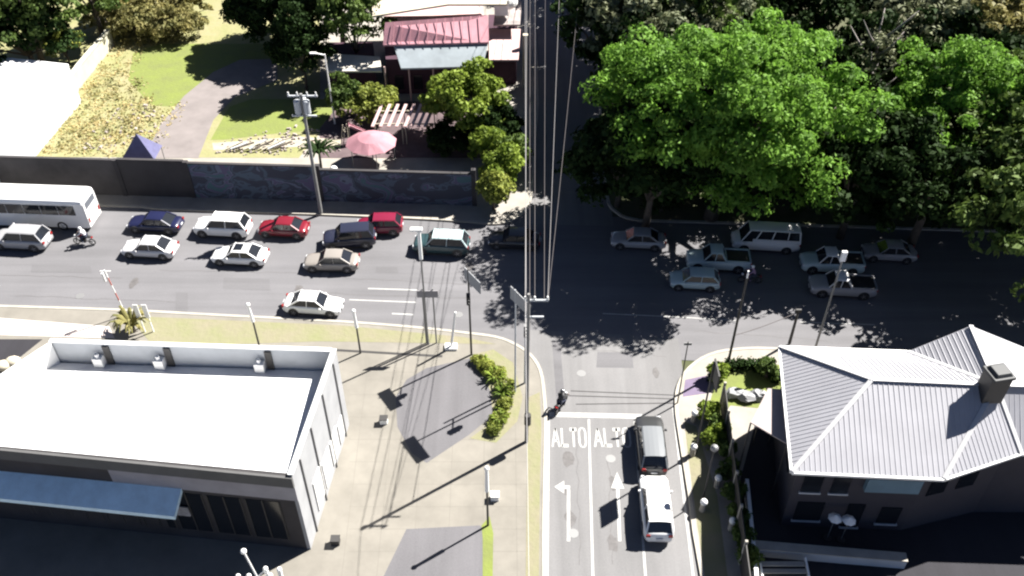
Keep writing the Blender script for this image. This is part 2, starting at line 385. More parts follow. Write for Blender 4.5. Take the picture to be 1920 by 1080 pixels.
# ------------------------------------------------------------------ vehicles
def wheel_at(root, x, y, r, wd, side):
    mb = MB(); n = 18; vv = []; fs = []
    prof = [(-wd / 2, r * .62), (-wd / 2, r * .93), (-wd * .38, r), (wd * .38, r), (wd / 2, r * .93), (wd / 2, r * .62)]
    for (yy, rr) in prof:
        for k in range(n): t = 2 * math.pi * k / n; vv.append((x + rr * math.cos(t), y + yy, r + rr * math.sin(t)))
    for i in range(len(prof) - 1):
        for k in range(n): k2 = (k + 1) % n; fs.append((i * n + k, i * n + k2, (i + 1) * n + k2, (i + 1) * n + k))
    mb.add(vv, fs); wh = mb.build('wheel', M_tyre, root, smooth=False)
    rm = MB(); rm.tube([(x, y + side * wd * .30, r), (x, y + side * wd * .46, r)], [r * .66, r * .60], 14)
    for k in range(5):
        t = 2 * math.pi * k / 5
        rm.bar((x, y + side * wd * .5, r), (x + r * .6 * math.cos(t), y + side * wd * .48, r + r * .6 * math.sin(t)), .05, .04)
    rm.build('rim', M_rim, wh)
CARP = dict(   # body profile [(x, z_top)], cabin (front base, front top, rear top, rear base, roof z), belt z
    sedan=dict(L=4.5, W=1.76, prof=[(0, .55), (.02, .68), (.10, .76), (.30, .88), (.78, .92), (.93, .90), (.985, .78), (1, .55)], cab=(.27, .41, .70, .86, 1.42), r=.32),
    hatch=dict(L=3.9, W=1.70, prof=[(0, .55), (.02, .70), (.12, .82), (.28, .93), (.85, .97), (.97, .95), (.99, .80), (1, .55)], cab=(.24, .39, .85, .97, 1.48), r=.31),
    suv=dict(L=4.6, W=1.86, prof=[(0, .65), (.02, .85), (.10, .97), (.28, 1.05), (.85, 1.08), (.97, 1.06), (.99, .85), (1, .6)], cab=(.25, .37, .88, .975, 1.72), r=.36),
    van=dict(L=5.3, W=1.92, prof=[(0, .65), (.02, .85), (.08, 1.0), (.15, 1.08), (.85, 1.12), (.98, 1.12), (.995, .9), (1, .6)], cab=(.11, .23, .96, .985, 2.15), r=.34),
    pickup=dict(L=5.2, W=1.86, prof=[(0, .65), (.02, .85), (.10, .98), (.27, 1.05), (.58, 1.08), (.98, 1.06), (.99, .85), (1, .6)], cab=(.25, .36, .53, .60, 1.75), r=.37))
def lerp_prof(prof, t):
    for (a, za), (b, zb) in zip(prof, prof[1:]):
        if a <= t <= b: return za + (zb - za) * (t - a) / (b - a)
    return prof[-1][1]
def car(kind, name, label, pos, heading, paint, roofm=None, cat='car', group='cars and vans on the roads', sunroof=False):
    C = CARP[kind]; L, W, r = C['L'], C['W'], C['r']
    root = thing(name, label, cat, pos, heading, group); root.scale = (random.uniform(.95, 1.05), random.uniform(.98, 1.03), random.uniform(.97, 1.06))
    X = lambda t: L * (.5 - t)                                    # t=0 front (local +X)
    # lower body: rings along the length
    mb = MB(); ts = sorted(set([p[0] for p in C['prof']] + [.05, .15, .2, .4, .5, .6, .7, .9])); n = 12; vv = []; fs = []
    for t in ts:
        zt = lerp_prof(C['prof'], t); e = min(t, 1 - t); hw = W / 2 * (1 - .22 * max(0, 1 - e / .09) ** 2); zb = .24 + .12 * max(0, 1 - e / .05)
        ring = [(-hw * .9, zb), (-hw * .98, zb + .12), (-hw, (zb + zt) / 2), (-hw * .97, zt - .10), (-hw * .86, zt - .015), (-hw * .45, zt + .02),
                (hw * .45, zt + .02), (hw * .86, zt - .015), (hw * .97, zt - .10), (hw, (zb + zt) / 2), (hw * .98, zb + .12), (hw * .9, zb)]
        vv += [(X(t), y, z) for y, z in ring]
    for i in range(len(ts) - 1):
        for k in range(n): k2 = (k + 1) % n; fs.append((i * n + k, i * n + k2, (i + 1) * n + k2, (i + 1) * n + k))
    fs.append(tuple(range(n))); fs.append(tuple((len(ts) - 1) * n + k for k in range(n))[::-1])
    mb.add(vv, fs)
    mb.build('body', paint, root, smooth=True)
    # wheel arches + sill
    ar = MB()
    for t in (.17, .80):
        for s in (-1, 1): ar.tube([(X(t), s * (W / 2 - .08), r + .03), (X(t), s * (W / 2 + .012), r + .03)], r + .07, 16)
    ar.box((0, 0, .26), (L * .62, W * .99, .10))
    ar.build('wheel_arches', M_black, root)
    fb, ft, rt, rb, rz = C['cab']; zf = lerp_prof(C['prof'], fb); zr = lerp_prof(C['prof'], rb); wb = W * .43; wt = W * .355
    a0, a1 = (X(fb), wb, zf), (X(ft), wt, rz - .05); b1, b0 = (X(rt), wt, rz - .05), (X(rb), wb, zr)
    m = lambda p: (p[0], -p[1], p[2])
    # greenhouse glass as separate panes, with pillars and roof in paint
    def pane(nm, q):
        g_ = MB(); c = sum((Vector(p) for p in q), Vector()) / 4; nn = (Vector(q[1]) - Vector(q[0])).cross(Vector(q[2]) - Vector(q[0])).normalized()
        if nn.dot(c - Vector((0, 0, .9))) < 0: nn = -nn
        o_ = [c + (Vector(p) - c) * .985 for p in q]
        g_.add(o_ + [p - nn * .04 for p in o_], [(0, 1, 2, 3), (7, 6, 5, 4), (0, 4, 5, 1), (1, 5, 6, 2), (2, 6, 7, 3), (3, 7, 4, 0)])
        return g_.build(nm, M_glass, root)
    pane('windscreen', [a0, a1, m(a1), m(a0)]); pane('rear_window', [b0, b1, m(b1), m(b0)])
    for s in (1, -1):
        q = [a0, a1, b1, b0] if s == 1 else [m(a0), m(a1), m(b1), m(b0)]
        if kind == 'van': q = [(p[0], p[1], p[2]) for p in q]
        pane('side_window', q)
    rf = MB(); nx = 8; vv = []; fs = []
    for i in range(nx + 1):
        t = ft - .012 + (rt - ft + .024) * i / nx; bul = math.sin(math.pi * i / nx) * .035
        for y, dz in ((-1.03, -.065), (-.9, -.01), (-.45, .02), (0, .03), (.45, .02), (.9, -.01), (1.03, -.065)): vv.append((X(t), y * wt, rz + dz + bul - .02))
    for i in range(nx):
        for k in range(6): fs.append((i * 7 + k, i * 7 + k + 1, (i + 1) * 7 + k + 1, (i + 1) * 7 + k))
    rf.add(vv, fs)
    for s in (1, -1):
        sy = lambda p: (p[0], p[1] * s * 1.01, p[2])
        rf.bar(sy(a0), sy(a1), .07, .07); rf.bar(sy(b0), sy(b1), .10, .09)
        for f_ in ((.5,) if kind != 'van' else (.22, .5, .78)):
            tb = fb + (rb - fb) * f_; tt = ft + (rt - ft) * f_; rf.bar((X(tb), s * wb * 1.01, .93 * zf + .05), (X(tt), s * wt * 1.01, rz - .05), .05, .08)
        if kind == 'van': rf.bar((X(.28), s * wb * 1.0, 1.22), (X(.97), s * wb * 1.0, 1.22), .05, .26)
    rf.build('roof', roofm or paint, root, smooth=False)
    if kind == 'pickup':
        bd = MB(); bd.box((X(.79), 0, 1.07), (L * .34, W * .80, .06)); bd.build('load_bed', M_black, root)
        rl = MB()
        for s in (1, -1): rl.box((X(.79), s * W * .44, 1.12), (L * .37, .09, .16))
        rl.box((X(.975), 0, 1.12), (.09, W * .88, .16)); rl.build('bed_rail', paint, root)
    for t in (.17, .80):
        for s in (-1, 1): wheel_at(root, X(t), s * (W / 2 - .10), r, .22, s)
    zf_ = lerp_prof(C['prof'], .02)
    for s in (-1, 1):
        h = MB(); h.box((X(.018), s * W * .34, zf_ - .10), (.16, .34, .15), 0, .8); h.build('headlight', M_lamp, root, bevel=.02)
        h = MB(); h.box((X(.985), s * W * .36, zr - .14), (.12, .28, .20), 0, .85); h.build('taillight', M_tail, root, bevel=.02)
        h = MB(); h.box((X(fb + .06), s * (W * .5 + .06), zf + .04), (.14, .18, .12), 0, .8); h.build('wing_mirror', paint, root, bevel=.02)
    g = MB(); g.box((X(.0) - .02, 0, .50), (.06, W * .55, .20)); g.build('grille', M_black, root)
    for t, nm in ((0.0, 'number_plate'), (1.0, 'number_plate')):
        g = MB(); g.box((X(t) + (.02 if t == 0 else -.02), 0, .44 if t == 0 else .66), (.05, .40, .13)); g.build(nm, M_lamp, root)
    if sunroof:
        g = MB(); g.box((X((ft + rt) / 2 - .05), 0, rz + .05), (.7, .8, .02)); g.build('sunroof', M_glass, root)
    return root
def paint(name, c, rough=.3): return mat('paint_' + name, c, rough, coat=.6, spec=.4)
PW = paint('white', (.72, .72, .71)); PS = paint('silver', (.30, .30, .31)); PN = paint('navy', (.012, .014, .045)); PR = paint('red', (.16, .012, .022))
PG = paint('graphite', (.035, .036, .038)); PB = paint('beige', (.24, .22, .20)); PT = paint('teal_grey', (.10, .15, .17)); PD = paint('dark', (.025, .025, .03)); PA = paint('aqua', (.42, .52, .53))
PTD = paint('deep_teal', (.03, .06, .065))
RD = -.094
def at(px_, py_, z=.7): p = P(px_, py_, z); return (p.x, p.y, .002)
WEST = math.pi + RD * .9; EAST = RD
car('suv', 'parked_suv', 'silver grey car at the far left edge, just below the white bus', at(40, 447), WEST, PS)
car('sedan', 'car', 'dark navy blue car in the far lane, behind the tail of the white bus', at(291, 416), WEST, PN, roofm=PN)
car('sedan', 'car', 'silver white sedan directly below the dark navy car, second car from the left', at(281, 463), WEST, paint('pearl', (.50, .50, .51)))
car('suv', 'car', 'white tall car in the far lane just left of the dark red car', at(418, 424), WEST, PW)
car('sedan', 'car', 'white sedan in the middle lane, below the white tall car', at(450, 476), WEST, PW, sunroof=True)
car('sedan', 'car', 'dark red car in the far lane by the graffiti wall', at(532, 425), WEST, PR)
car('suv', 'car', 'dark navy tall car slanting across its lane, above the beige sedan', at(655, 444), WEST + .20, paint('midnight', (.02, .022, .04)))
car('hatch', 'car', 'small crimson hatchback at the shaded kerb beside the dark navy tall car', at(712, 420), WEST + .1, paint('crimson', (.17, .012, .035)))
car('sedan', 'car', 'beige sedan with sunlit roof in front of the dark navy tall car', at(622, 488), WEST + .06, PB)
car('suv', 'car', 'dark teal car with pale roof waiting nearest the side street mouth', at(828, 456), WEST, PTD, roofm=PA)
car('sedan', 'car', 'white sedan alone in the near lane beside the kerb verge', at(587, 568), EAST, PW)
car('sedan', 'car', 'dark car in tree shade at the mouth of the far side street', at(965, 446), WEST, PD)
car('sedan', 'car', 'grey sedan in deep shade left of the white minibus', at(1197, 447), WEST, PS)
car('van', 'minibus', 'white minibus with dark side windows under the big bright tree', at(1435, 450), WEST, PW, cat='minibus')
car('pickup', 'pickup_truck', 'pale aqua pickup just below the minibus in the tree shade', at(1347, 486), WEST, PA, cat='pickup')
car('hatch', 'car', 'pale aqua hatchback lowest of the shaded group, below the aqua pickup', at(1303, 522), WEST, PA)
car('pickup', 'pickup_truck', 'white cab pickup with grey bed behind the silver pickup', at(1560, 491), WEST, PA, roofm=PW, cat='pickup')
car('pickup', 'pickup_truck', 'silver pickup truck nearest the sunlit part of the right hand road', at(1580, 534), WEST, PS, roofm=PW, cat='pickup')
car('sedan', 'car', 'dark grey sedan in deepest shade, rightmost vehicle on the road', at(1668, 470), WEST, PS)
car('suv', 'car', 'graphite tall car stopped at the stop line of the side street', at(1221, 832), R(90) - .03, PG, roofm=paint('pale_roof', (.17, .18, .19)))
car('suv', 'car', 'white tall car waiting behind the graphite car on the side street', at(1230, 950), R(90) - .03, PW)

# bus, seen from its rear right corner
def bus(pos, h):
    root = thing('bus', 'long white bus with dark window band at the left edge', 'bus', pos, h, 'cars and vans on the roads')
    L, W, H = 12.0, 2.5, 3.15; mb = MB(); vv = []; fs = []; n = 10
    st = [(-L / 2, .90, .0), (-L / 2 + .12, .97, .0), (-L / 2 + .5, 1, 0), (L / 2 - .6, 1, 0), (L / 2 - .12, .96, 0), (L / 2, .90, 0)]
    for x, k, _ in st:
        hw = W / 2 * k; zt = H * (.94 + .06 * (k - .9) / .1)
        vv += [(x, y, z) for y, z in ((-hw, .35), (-hw, 1.3), (-hw * .99, zt - .35), (-hw * .92, zt - .1), (-hw * .7, zt), (hw * .7, zt), (hw * .92, zt - .1), (hw * .99, zt - .35), (hw, 1.3), (hw, .35))]
    for i in range(len(st) - 1):
        for k in range(n): k2 = (k + 1) % n; fs.append((i * n + k, i * n + k2, (i + 1) * n + k2, (i + 1) * n + k))
    fs.append(tuple(range(n))); fs.append(tuple((len(st) - 1) * n + k for k in range(n))[::-1])
    mb.add(vv, fs); mb.build('body', PW, root)
    for s in (-1, 1):
        for k in range(7):
            g = MB(); g.box((-L / 2 + 1.55 + k * 1.5, s * (W / 2 + .002), 2.15), (1.44, .04, .95)); g.build('window', M_glass, root)
    g = MB(); g.box((L / 2 + .0, 0, 1.95), (.06, 2.15, 1.4)); g.build('windscreen', M_glass, root)
    g = MB(); g.box((-L / 2 - .0, 0, 2.35), (.05, 1.7, .6)); g.build('rear_window', paint('tinted', (.12, .13, .15)), root)
    for x in (-3.6, 3.6):
        for s in (-1, 1): wheel_at(root, x, s * (W / 2 - .13), .48, .28, s)
    for s in (-1, 1):
        g = MB(); g.box((-L / 2 - .01, s * .95, 1.0), (.06, .2, .45)); g.build('taillight', M_tail, root)
        g = MB(); g.box((L / 2 + .0, s * .9, .8), (.06, .3, .2)); g.build('headlight', M_lamp, root)
    for x in (-3, 2.2):
        g = MB(); g.box((x, 0, H + .05), (1.0, .9, .14), 0, .8); g.build('roof_hatch', PW, root)
    g = MB(); g.box((0, 0, .34), (L * .95, W * .94, .10)); g.build('skirt', M_black, root)
p = P(172, 390, 1.6); bx_, by_ = p.x - 6.0 * math.cos(RD) , p.y + 6.0 * .06
bus((bx_, by_, .002), math.pi - .06)

# motorbikes and riders
def skin_body(name, joints, edges, rad, m, parent=None, loc=None, rz=0):
    me = bpy.data.meshes.new(name); me.from_pydata(joints, edges, []); o = bpy.data.objects.new(name, me); col.objects.link(o)
    sk = o.modifiers.new('s', 'SKIN'); sk.use_smooth_shade = True
    for i, v in enumerate(me.skin_vertices[0].data): v.radius = (rad[i], rad[i]); v.use_root = (i == 0)
    sb = o.modifiers.new('b', 'SUBSURF'); sb.levels = 1; sb.render_levels = 1
    dg = bpy.context.evaluated_depsgraph_get(); dg.update()
    nm = bpy.data.meshes.new_from_object(o.evaluated_get(dg)); o.modifiers.clear(); o.data = nm; nm.name = name
    nm.materials.clear(); nm.materials.append(m)
    if parent: o.parent = parent
    if loc is not None: o.location = loc; o.rotation_euler = (0, 0, rz)
    return o
def motorbike(label, rlabel, pos, h, paintm, shirt, helmet):
    root = thing('motorbike', label, 'motorbike', pos, h, 'motorbikes in the traffic')
    for x in (-.68, .68):
        mb = MB(); n = 18; vv = []; fs = []
        for (yy, rr) in ((-.05, .24), (-.05, .28), (0, .31), (.05, .28), (.05, .24)):
            for k in range(n): t = 2 * math.pi * k / n; vv.append((x + rr * math.cos(t), yy, .31 + rr * math.sin(t)))
        for i in range(5):
            for k in range(n): k2 = (k + 1) % n; j = (i + 1) % 5; fs.append((i * n + k, i * n + k2, j * n + k2, j * n + k))
        mb.add(vv, fs); wh = mb.build('wheel', M_tyre, root)
        rm = MB()
        for k in range(6): t = math.pi * k / 3; rm.bar((x, 0, .31), (x + .25 * math.cos(t), 0, .31 + .25 * math.sin(t)), .03, .03)
        rm.build('rim', M_rim, wh)
    b = MB(); b.tube([(.52, 0, .92), (.68, .0, .31)], .05, 8); b.tube([(-.68, 0, .31), (-.1, 0, .4), (.45, 0, .85)], .05, 8); b.box((.05, 0, .45), (.45, .28, .35)); b.build('frame', M_dark, root, bevel=.03)
    b = MB(); b.sphere((.2, 0, .86), .26, 10, 7, (1.1, .55, .55)); b.build('fuel_tank', paintm, root, smooth=True)
    b = MB(); b.box((-.35, 0, .83), (.75, .28, .12)); b.build('seat', M_black, root, bevel=.04)
    b = MB(); b.bar((.48, -.36, 1.05), (.48, .36, 1.05), .04, .04); b.build('handlebar', M_dark, root)
    b = MB(); b.sphere((.66, 0, .88), .11, 10, 6); b.build('headlight', M_lamp, root, smooth=True)
    b = MB(); b.box((-.78, 0, .78), (.10, .2, .1)); b.build('taillight', M_tail, root)
    # rider: one continuous body with arms, hands and legs
    J = [(-.28, 0, .98), (-.22, 0, 1.18), (-.10, 0, 1.42), (-.05, 0, 1.52), (-.02, 0, 1.66),
         (-.10, .19, 1.40), (.13, .30, 1.20), (.38, .30, 1.10), (.46, .29, 1.08),
         (-.10, -.19, 1.40), (.13, -.30, 1.20), (.38, -.30, 1.10), (.46, -.29, 1.08),
         (-.26, .11, .95), (.14, .22, .84), (-.05, .20, .42), (.10, .20, .34),
         (-.26, -.11, .95), (.14, -.22, .84), (-.05, -.20, .42), (.10, -.20, .34)]
    E_ = [(0, 1), (1, 2), (2, 3), (3, 4), (2, 5), (5, 6), (6, 7), (7, 8), (2, 9), (9, 10), (10, 11), (11, 12), (0, 13), (13, 14), (14, 15), (15, 16), (0, 17), (17, 18), (18, 19), (19, 20)]
    rad = [.15, .15, .16, .07, .10, .075, .055, .042, .04, .075, .055, .042, .04, .11, .085, .055, .045, .11, .085, .055, .045]
    per = skin_body('person', J, E_, rad, shirt, None, pos, h)
    tag(per, rlabel, 'person')
    hd = MB(); hd.sphere((-.01, 0, 1.70), .145, 12, 8, (1.1, .95, 1)); hd.build('helmet', helmet, per, smooth=True)
    vz = MB(); vz.box((.11, 0, 1.69), (.08, .2, .08)); vz.build('visor', M_glass, per, bevel=.02)
    tr = skin_body('trousers', [(-.28, 0, .95), (-.26, .12, .95), (.12, .225, .85), (-.04, .205, .46), (-.26, -.12, .95), (.12, -.225, .85), (-.04, -.205, .46)],
                   [(0, 1), (1, 2), (2, 3), (0, 4), (4, 5), (5, 6)], [.165, .125, .10, .07, .125, .10, .07], M_jean, per)
    for s in (-1, 1):
        hn = MB()
        for k in range(4): hn.tube([(.46, s * (.25 + k * .022), 1.09), (.50, s * (.25 + k * .022), 1.075), (.49, s * (.25 + k * .022), 1.04)], .011, 5)
        hn.tube([(.45, s * .24, 1.08), (.47, s * .225, 1.03)], .012, 5); hn.build('fingers', M_skin, per)
motorbike('dark motorbike on the road between the silver grey car and the silver white sedan', 'rider in pale shirt and white helmet, low behind the white bus', at(155, 444, .8), WEST, PR, mat('shirt_white', (.6, .58, .6), .8), PW)
motorbike('dark motorbike waiting ahead of the stop line at the side street kerb', 'rider in dark jacket and dark helmet in front of the stop line', at(1053, 750, .8), R(62), PD, mat('jacket_dark', (.03, .03, .032), .8), PD)
motorbike('motorbike in the tree shade between the aqua pickup and the silver pickup', 'rider in mauve shirt in the shade between the pickups', at(1408, 516, .8), WEST, PR, mat('shirt_mauve', (.3, .2, .3), .8), PW)

# ------------------------------------------------------------------ commercial building, lower left (white roof)
def xy(v): return Vector((v[0], v[1], 0))
RN = P(583, 1030, .12); TH = 7.3
rn = xy(RN); rfar = xy(P(630, 655, TH)); lfar = xy(P(95, 637, TH)); fl = xy(P(0, 838, TH)); dfr = (fl - rn).normalized()
ldir = (xy(P(0, 700, TH)) - lfar).normalized()
# left wall line meets the front line far outside the frame
def meet(p, d, q, e):
    t = ((q - p).x * e.y - (q - p).y * e.x) / (d.x * e.y - d.y * e.x); return p + d * t
ln = meet(lfar, ldir, rn, dfr)
O = Vector(((rn.x + lfar.x) / 2, (rn.y + lfar.y) / 2, .12))
shop = thing('shop_building', 'flat white roofed grey commercial building with blue awning at lower left', 'building', O)
def wallbar(mb, a, b, z0, z1, th, inward):
    """wall from a to b, thickness th on the inward side (unit vector)"""
    q = [a, b, b + inward * th, a + inward * th]
    mb.add([(p.x, p.y, z0) for p in q] + [(p.x, p.y, z1) for p in q], [(3, 2, 1, 0), (4, 5, 6, 7), (0, 1, 5, 4), (1, 2, 6, 5), (2, 3, 7, 6), (3, 0, 4, 7)])
def inw(a, b, c): d = (b - a).normalized(); n_ = Vector((-d.y, d.x, 0)); return n_ if n_.dot(c - a) > 0 else -n_
cen = (rn + rfar + lfar + ln) / 4
def inset(a, b, c): return (a, b, inw(a, b, cen))
mb = MB()
th = .22
i1 = inw(rn, rfar, cen); i2 = inw(rfar, lfar, cen); i3 = inw(lfar, ln, cen); i4 = inw(ln, rn, cen)
wallbar(mb, rn + i4 * .0, rfar - i2 * 0, 0.1, TH - .003, th, i1)
mb.build('side_wall', M_wallgrey, shop, O)
mb = MB(); wallbar(mb, rfar + i1 * th, lfar + i3 * .0, 0.1, TH, th, i2); mb.build('rear_wall', M_parapet, shop, O)
mb = MB(); wallbar(mb, lfar + i2 * th, ln, 0.1, TH - .003, th, i3); mb.build('left_wall', M_white, shop, O)
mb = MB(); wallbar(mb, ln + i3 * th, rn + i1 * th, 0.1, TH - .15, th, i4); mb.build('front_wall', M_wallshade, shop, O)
# roof, falling from the front to a gutter behind the rear parapet
za, zb_ = TH - .12, TH - 1.75
q = [ln + i4 * th + i3 * th, rn + i4 * th + i1 * th, rfar + i2 * th + i1 * th, lfar + i2 * th + i3 * th]
mb = MB(); mb.add([(p.x, p.y, z) for p, z in zip(q, (za, za, zb_, zb_))] + [(p.x, p.y, z - .25) for p, z in zip(q, (za, za, zb_, zb_))],
       [(0, 1, 2, 3), (7, 6, 5, 4), (0, 4, 5, 1), (1, 5, 6, 2), (2, 6, 7, 3), (3, 7, 4, 0)])
rf = mb.build('roof', M_whiteroof, shop, O)
mb = MB()
for k in range(1, 9):
    a = ln.lerp(rn, k / 9) + i4 * .5; b = lfar.lerp(rfar, k / 9) + i2 * .5
    mb.bar((a.x, a.y, za + .005), (b.x, b.y, zb_ + .04), .05, .03)
mb.build('roof_seam', M_whiteroof, rf, O)
# rear parapet pilasters
for pxx in (185, 300, 490):
    p = xy(P(pxx, 668 + (pxx - 185) * .03, TH - .6)); s_ = (p - rfar).dot((lfar - rfar).normalized()); p = rfar + (lfar - rfar).normalized() * s_ + i2 * (th + .30)
    aa = math.atan2(i2.y, i2.x) + math.pi / 2; ld_ = (lfar - rfar).normalized()
    p0 = p - i2 * .26 - ld_ * .35; mb = MB(); mb.box((p0.x, p0.y, TH - .95), (.42, .16, 1.6), aa); mb.build('scupper', M_dark, shop, O)
    p1 = p + ld_ * .25; mb = MB(); mb.box((p1.x, p1.y, TH - 1.25), (.62, .50, .75), aa); mb.tube([(p1.x, p1.y, TH - .9), (p1.x, p1.y, TH - .6)], .14, 10); mb.build('roof_vent', M_white, shop, O, bevel=.03)
# cap flashings
mb = MB()
def cap(a, b, inn, z): wallbar(mb, a - inn * .05, b - inn * .05, z, z + .07, th + .1, inn)
cap(rn, rfar, i1, TH + .002); mb.build('side_coping', mat('coping', (.50, .51, .50), .7, .06, 1), shop, O)
mb = MB(); cap(rfar + i1 * (th + .06), lfar, i2, TH + .004); mb.build('rear_coping', M_white, shop, O)
# front: dark cornice, pale band, glazing, awning
out = -i4; ang = math.atan2(dfr.y, dfr.x)
mb = MB(); wallbar(mb, ln, rn, TH - .95, TH - .10, .16, out); mb.build('cornice', mat('cornice_grey', (.085, .085, .085), .8, .1, 1), shop, O)
mb = MB(); wallbar(mb, ln, rn, TH - 2.3, TH - .96, .05, out); mb.build('facade_band', mat('band_grey', (.27, .26, .28), .8, .12, .8), shop, O)
fdir = -dfr  # left to right
for k in range(9):
    a = rn - fdir * (1.2 + k * 2.3); b = a - fdir * 2.0
    mb = MB(); wallbar(mb, b, a, 1.0, TH - 2.6, .04, out); wn = mb.build('window', M_glass, shop, O)
    mb = MB()
    for t in (0, .5, 1):
        c_ = a.lerp(b, t) + out * .05; mb.box((c_.x, c_.y, 2.85), (.07, .06, 3.7), ang)
    mb.build('frame', M_dark, wn)
    wn.children[0].data.transform(Matrix.Translation(-O))
aR = xy(P(338, 925, 5.0)); aR = rn + fdir * ((aR - rn).dot(fdir)); aL = aR - fdir * 14
aw = MB()
q = [(aL + out * .06, 5.1), (aR + out * .06, 5.1), (aR + out * 1.5, 4.45), (aL + out * 1.5, 4.45)]
aw.add([(p.x, p.y, z) for p, z in q] + [(p.x, p.y, z - .3) for p, z in q], [(0, 1, 2, 3), (7, 6, 5, 4), (0, 4, 5, 1), (1, 5, 6, 2), (2, 6, 7, 3), (3, 7, 4, 0)])
aw.build('awning', mat('awning_pale_blue', (.60, .78, .88), .8, .1, 1.2), shop, O)
# long poster panel below the awning
mb = MB(); a = aR + out * .12; b = a - fdir * 3.9; wallbar(mb, b, a, 2.6, 3.45, .08, out); mb.build('fascia_sign', mat('panel_grey', (.34, .33, .34), .7, c2=(.12, .12, .13), scale=2.2), shop, O)
# white panels along the side wall near the front corner
sd_ = (rfar - rn).normalized()
for a_, l_, z0, z1 in ((2.2, 1.6, .9, 3.6), (4.0, 1.5, .7, 3.1), (5.8, 1.5, .7, 2.9), (7.6, 1.0, .7, 2.5)):
    a = rn + sd_ * a_; b = a + sd_ * l_; mb = MB(); wallbar(mb, a, b, z0, z1, .07, -i1)
    mb.build('wall_poster', mat('poster_white', (.60, .60, .60), .6, c2=(.38, .38, .37), scale=1.4), shop, O)
mb = MB()
for a_ in (1.3, 3.6, 6.2, 8.8):
    a = rn + sd_ * a_ - i1 * .06; mb.tube([(a.x, a.y, .12), (a.x, a.y, TH - .2)], .05, 6)
mb.build('downpipe', M_steel, shop, O)

# clutter left of the shop roof
b_ = P(18, 680, 1.2)
t = thing('rubbish_heap', 'small pale heap of bags beside the far left corner of the white roofed building', 'rubbish', (b_.x, b_.y, .12))
for k in range(6):
    m_ = MB(); m_.sphere((random.uniform(-.9, .9), random.uniform(-.7, .7), .25 + .25 * (k % 3)), random.uniform(.3, .5), 8, 6, (1.2, 1, .7)); m_.build('bag', [M_white, M_parapet, M_cream][k % 3], t, smooth=True)

# antenna mast with white aerials in front of the shop, reaching in from below the frame
p = P(500, 1120, 6.5); base = Vector((p.x, p.y, .12))
t = thing('aerial_mast', 'steel mast with a cluster of white aerials below the dark shop front', 'aerial mast', base)
mb = MB(); mb.tube([(0, 0, 0), (0, 0, 7.3)], [.10, .07], 8); mb.bar((-1.1, 0, 7.0), (1.1, 0, 7.0), .08, .08); mb.bar((0, -.7, 6.7), (0, .7, 6.7), .08, .08); mb.build('mast', M_steel, t)
for k, (dx, dy, h0, h1) in enumerate(((-1.0, 0, 6.9, 8.3), (-.6, .2, 6.9, 8.0), (.45, .1, 6.9, 8.2), (1.0, 0, 6.9, 8.9), (.1, .6, 6.6, 8.0), (.7, -.3, 6.8, 8.1))):
    mb = MB(); mb.tube([(dx, dy, h0), (dx * 1.05, dy, h1)], [.10, .12], 8); mb.sphere((dx * 1.05, dy, h1), .13, 8, 6); mb.build('panel_aerial', M_white, t)
mb = MB(); mb.tube([(-.1, .2, 6.6), (-.5, .25, 10.0)], .045, 6); mb.sphere((-.5, .25, 10.05), .15, 10, 8); mb.build('whip_aerial', M_white, t)
mb = MB(); mb.bar((-1, 0, 7.2), (.1, .6, 7.9), .05, .05); mb.bar((.1, .6, 7.9), (.9, 0, 7.2), .05, .05); mb.build('brace', M_white, t)

# ------------------------------------------------------------------ villa with corrugated hip roofs, lower right
ez, rz_ = 6.2, 8.9
A = P(1462, 650, ez); B = P(1485, 885, ez); Cc = P(1770, 898, ez); D = P(1915, 850, ez); G = P(2120, 856, ez); Lp = P(1702, 659, ez); Rr = P(1985, 728, ez)
E_ = P(1635, 712, rz_); Fp = P(1868, 722, rz_); K = P(1820, 611, rz_ - .3); G2 = P(2110, 728, rz_)
vb = thing('villa', 'pale villa with corrugated grey hip roofs at lower right', 'house', ((A.x + Cc.x) / 2, (A.y + Cc.y) / 2, .12)); VO = vb.location.copy()
Fv = K.copy(); Lv = Lp
def plane(mb, pts, th=.10):
    n_ = (pts[1] - pts[0]).cross(pts[2] - pts[0]).normalized()
    if n_.z < 0: pts = pts[::-1]
    k = len(pts); mb.add([tuple(p) for p in pts] + [(p.x, p.y, p.z - th) for p in pts],
        [tuple(range(k)), tuple(range(2 * k - 1, k - 1, -1))] + [(i, k + i, k + (i + 1) % k, (i + 1) % k) for i in range(k)])
def ribs(mb, pts, eave, sp=.30, w_=.08, h_=.026):
    """raised corrugation ribs running up the slope (at right angles to the eave edge)"""
    e0, e1 = eave; n_ = (pts[1] - pts[0]).cross(pts[2] - pts[0]).normalized(); n_ = n_ if n_.z > 0 else -n_
    u = (e1 - e0).normalized(); v_ = n_.cross(u).normalized(); c2 = [((p - e0).dot(u), (p - e0).dot(v_)) for p in pts]
    lo = min(c[0] for c in c2); hi = max(c[0] for c in c2); s_ = lo + sp / 2
    while s_ < hi:
        ys = []
        for i in range(len(c2)):
            a, b = c2[i], c2[(i + 1) % len(c2)]
            if (a[0] - s_) * (b[0] - s_) < 0: ys.append(a[1] + (b[1] - a[1]) * (s_ - a[0]) / (b[0] - a[0]))
        if len(ys) >= 2 and max(ys) - min(ys) > .3:
            p = e0 + u * s_ + v_ * (min(ys) + .04); q = e0 + u * s_ + v_ * (max(ys) - .06)
            mb.add([p - u * w_ / 2 + n_ * .002, p + u * w_ / 2 + n_ * .002, p + n_ * h_, q - u * w_ / 2 + n_ * .002, q + u * w_ / 2 + n_ * .002, q + n_ * h_],
                   [(0, 2, 5, 3), (1, 4, 5, 2), (0, 1, 2), (3, 5, 4)])
        s_ += sp
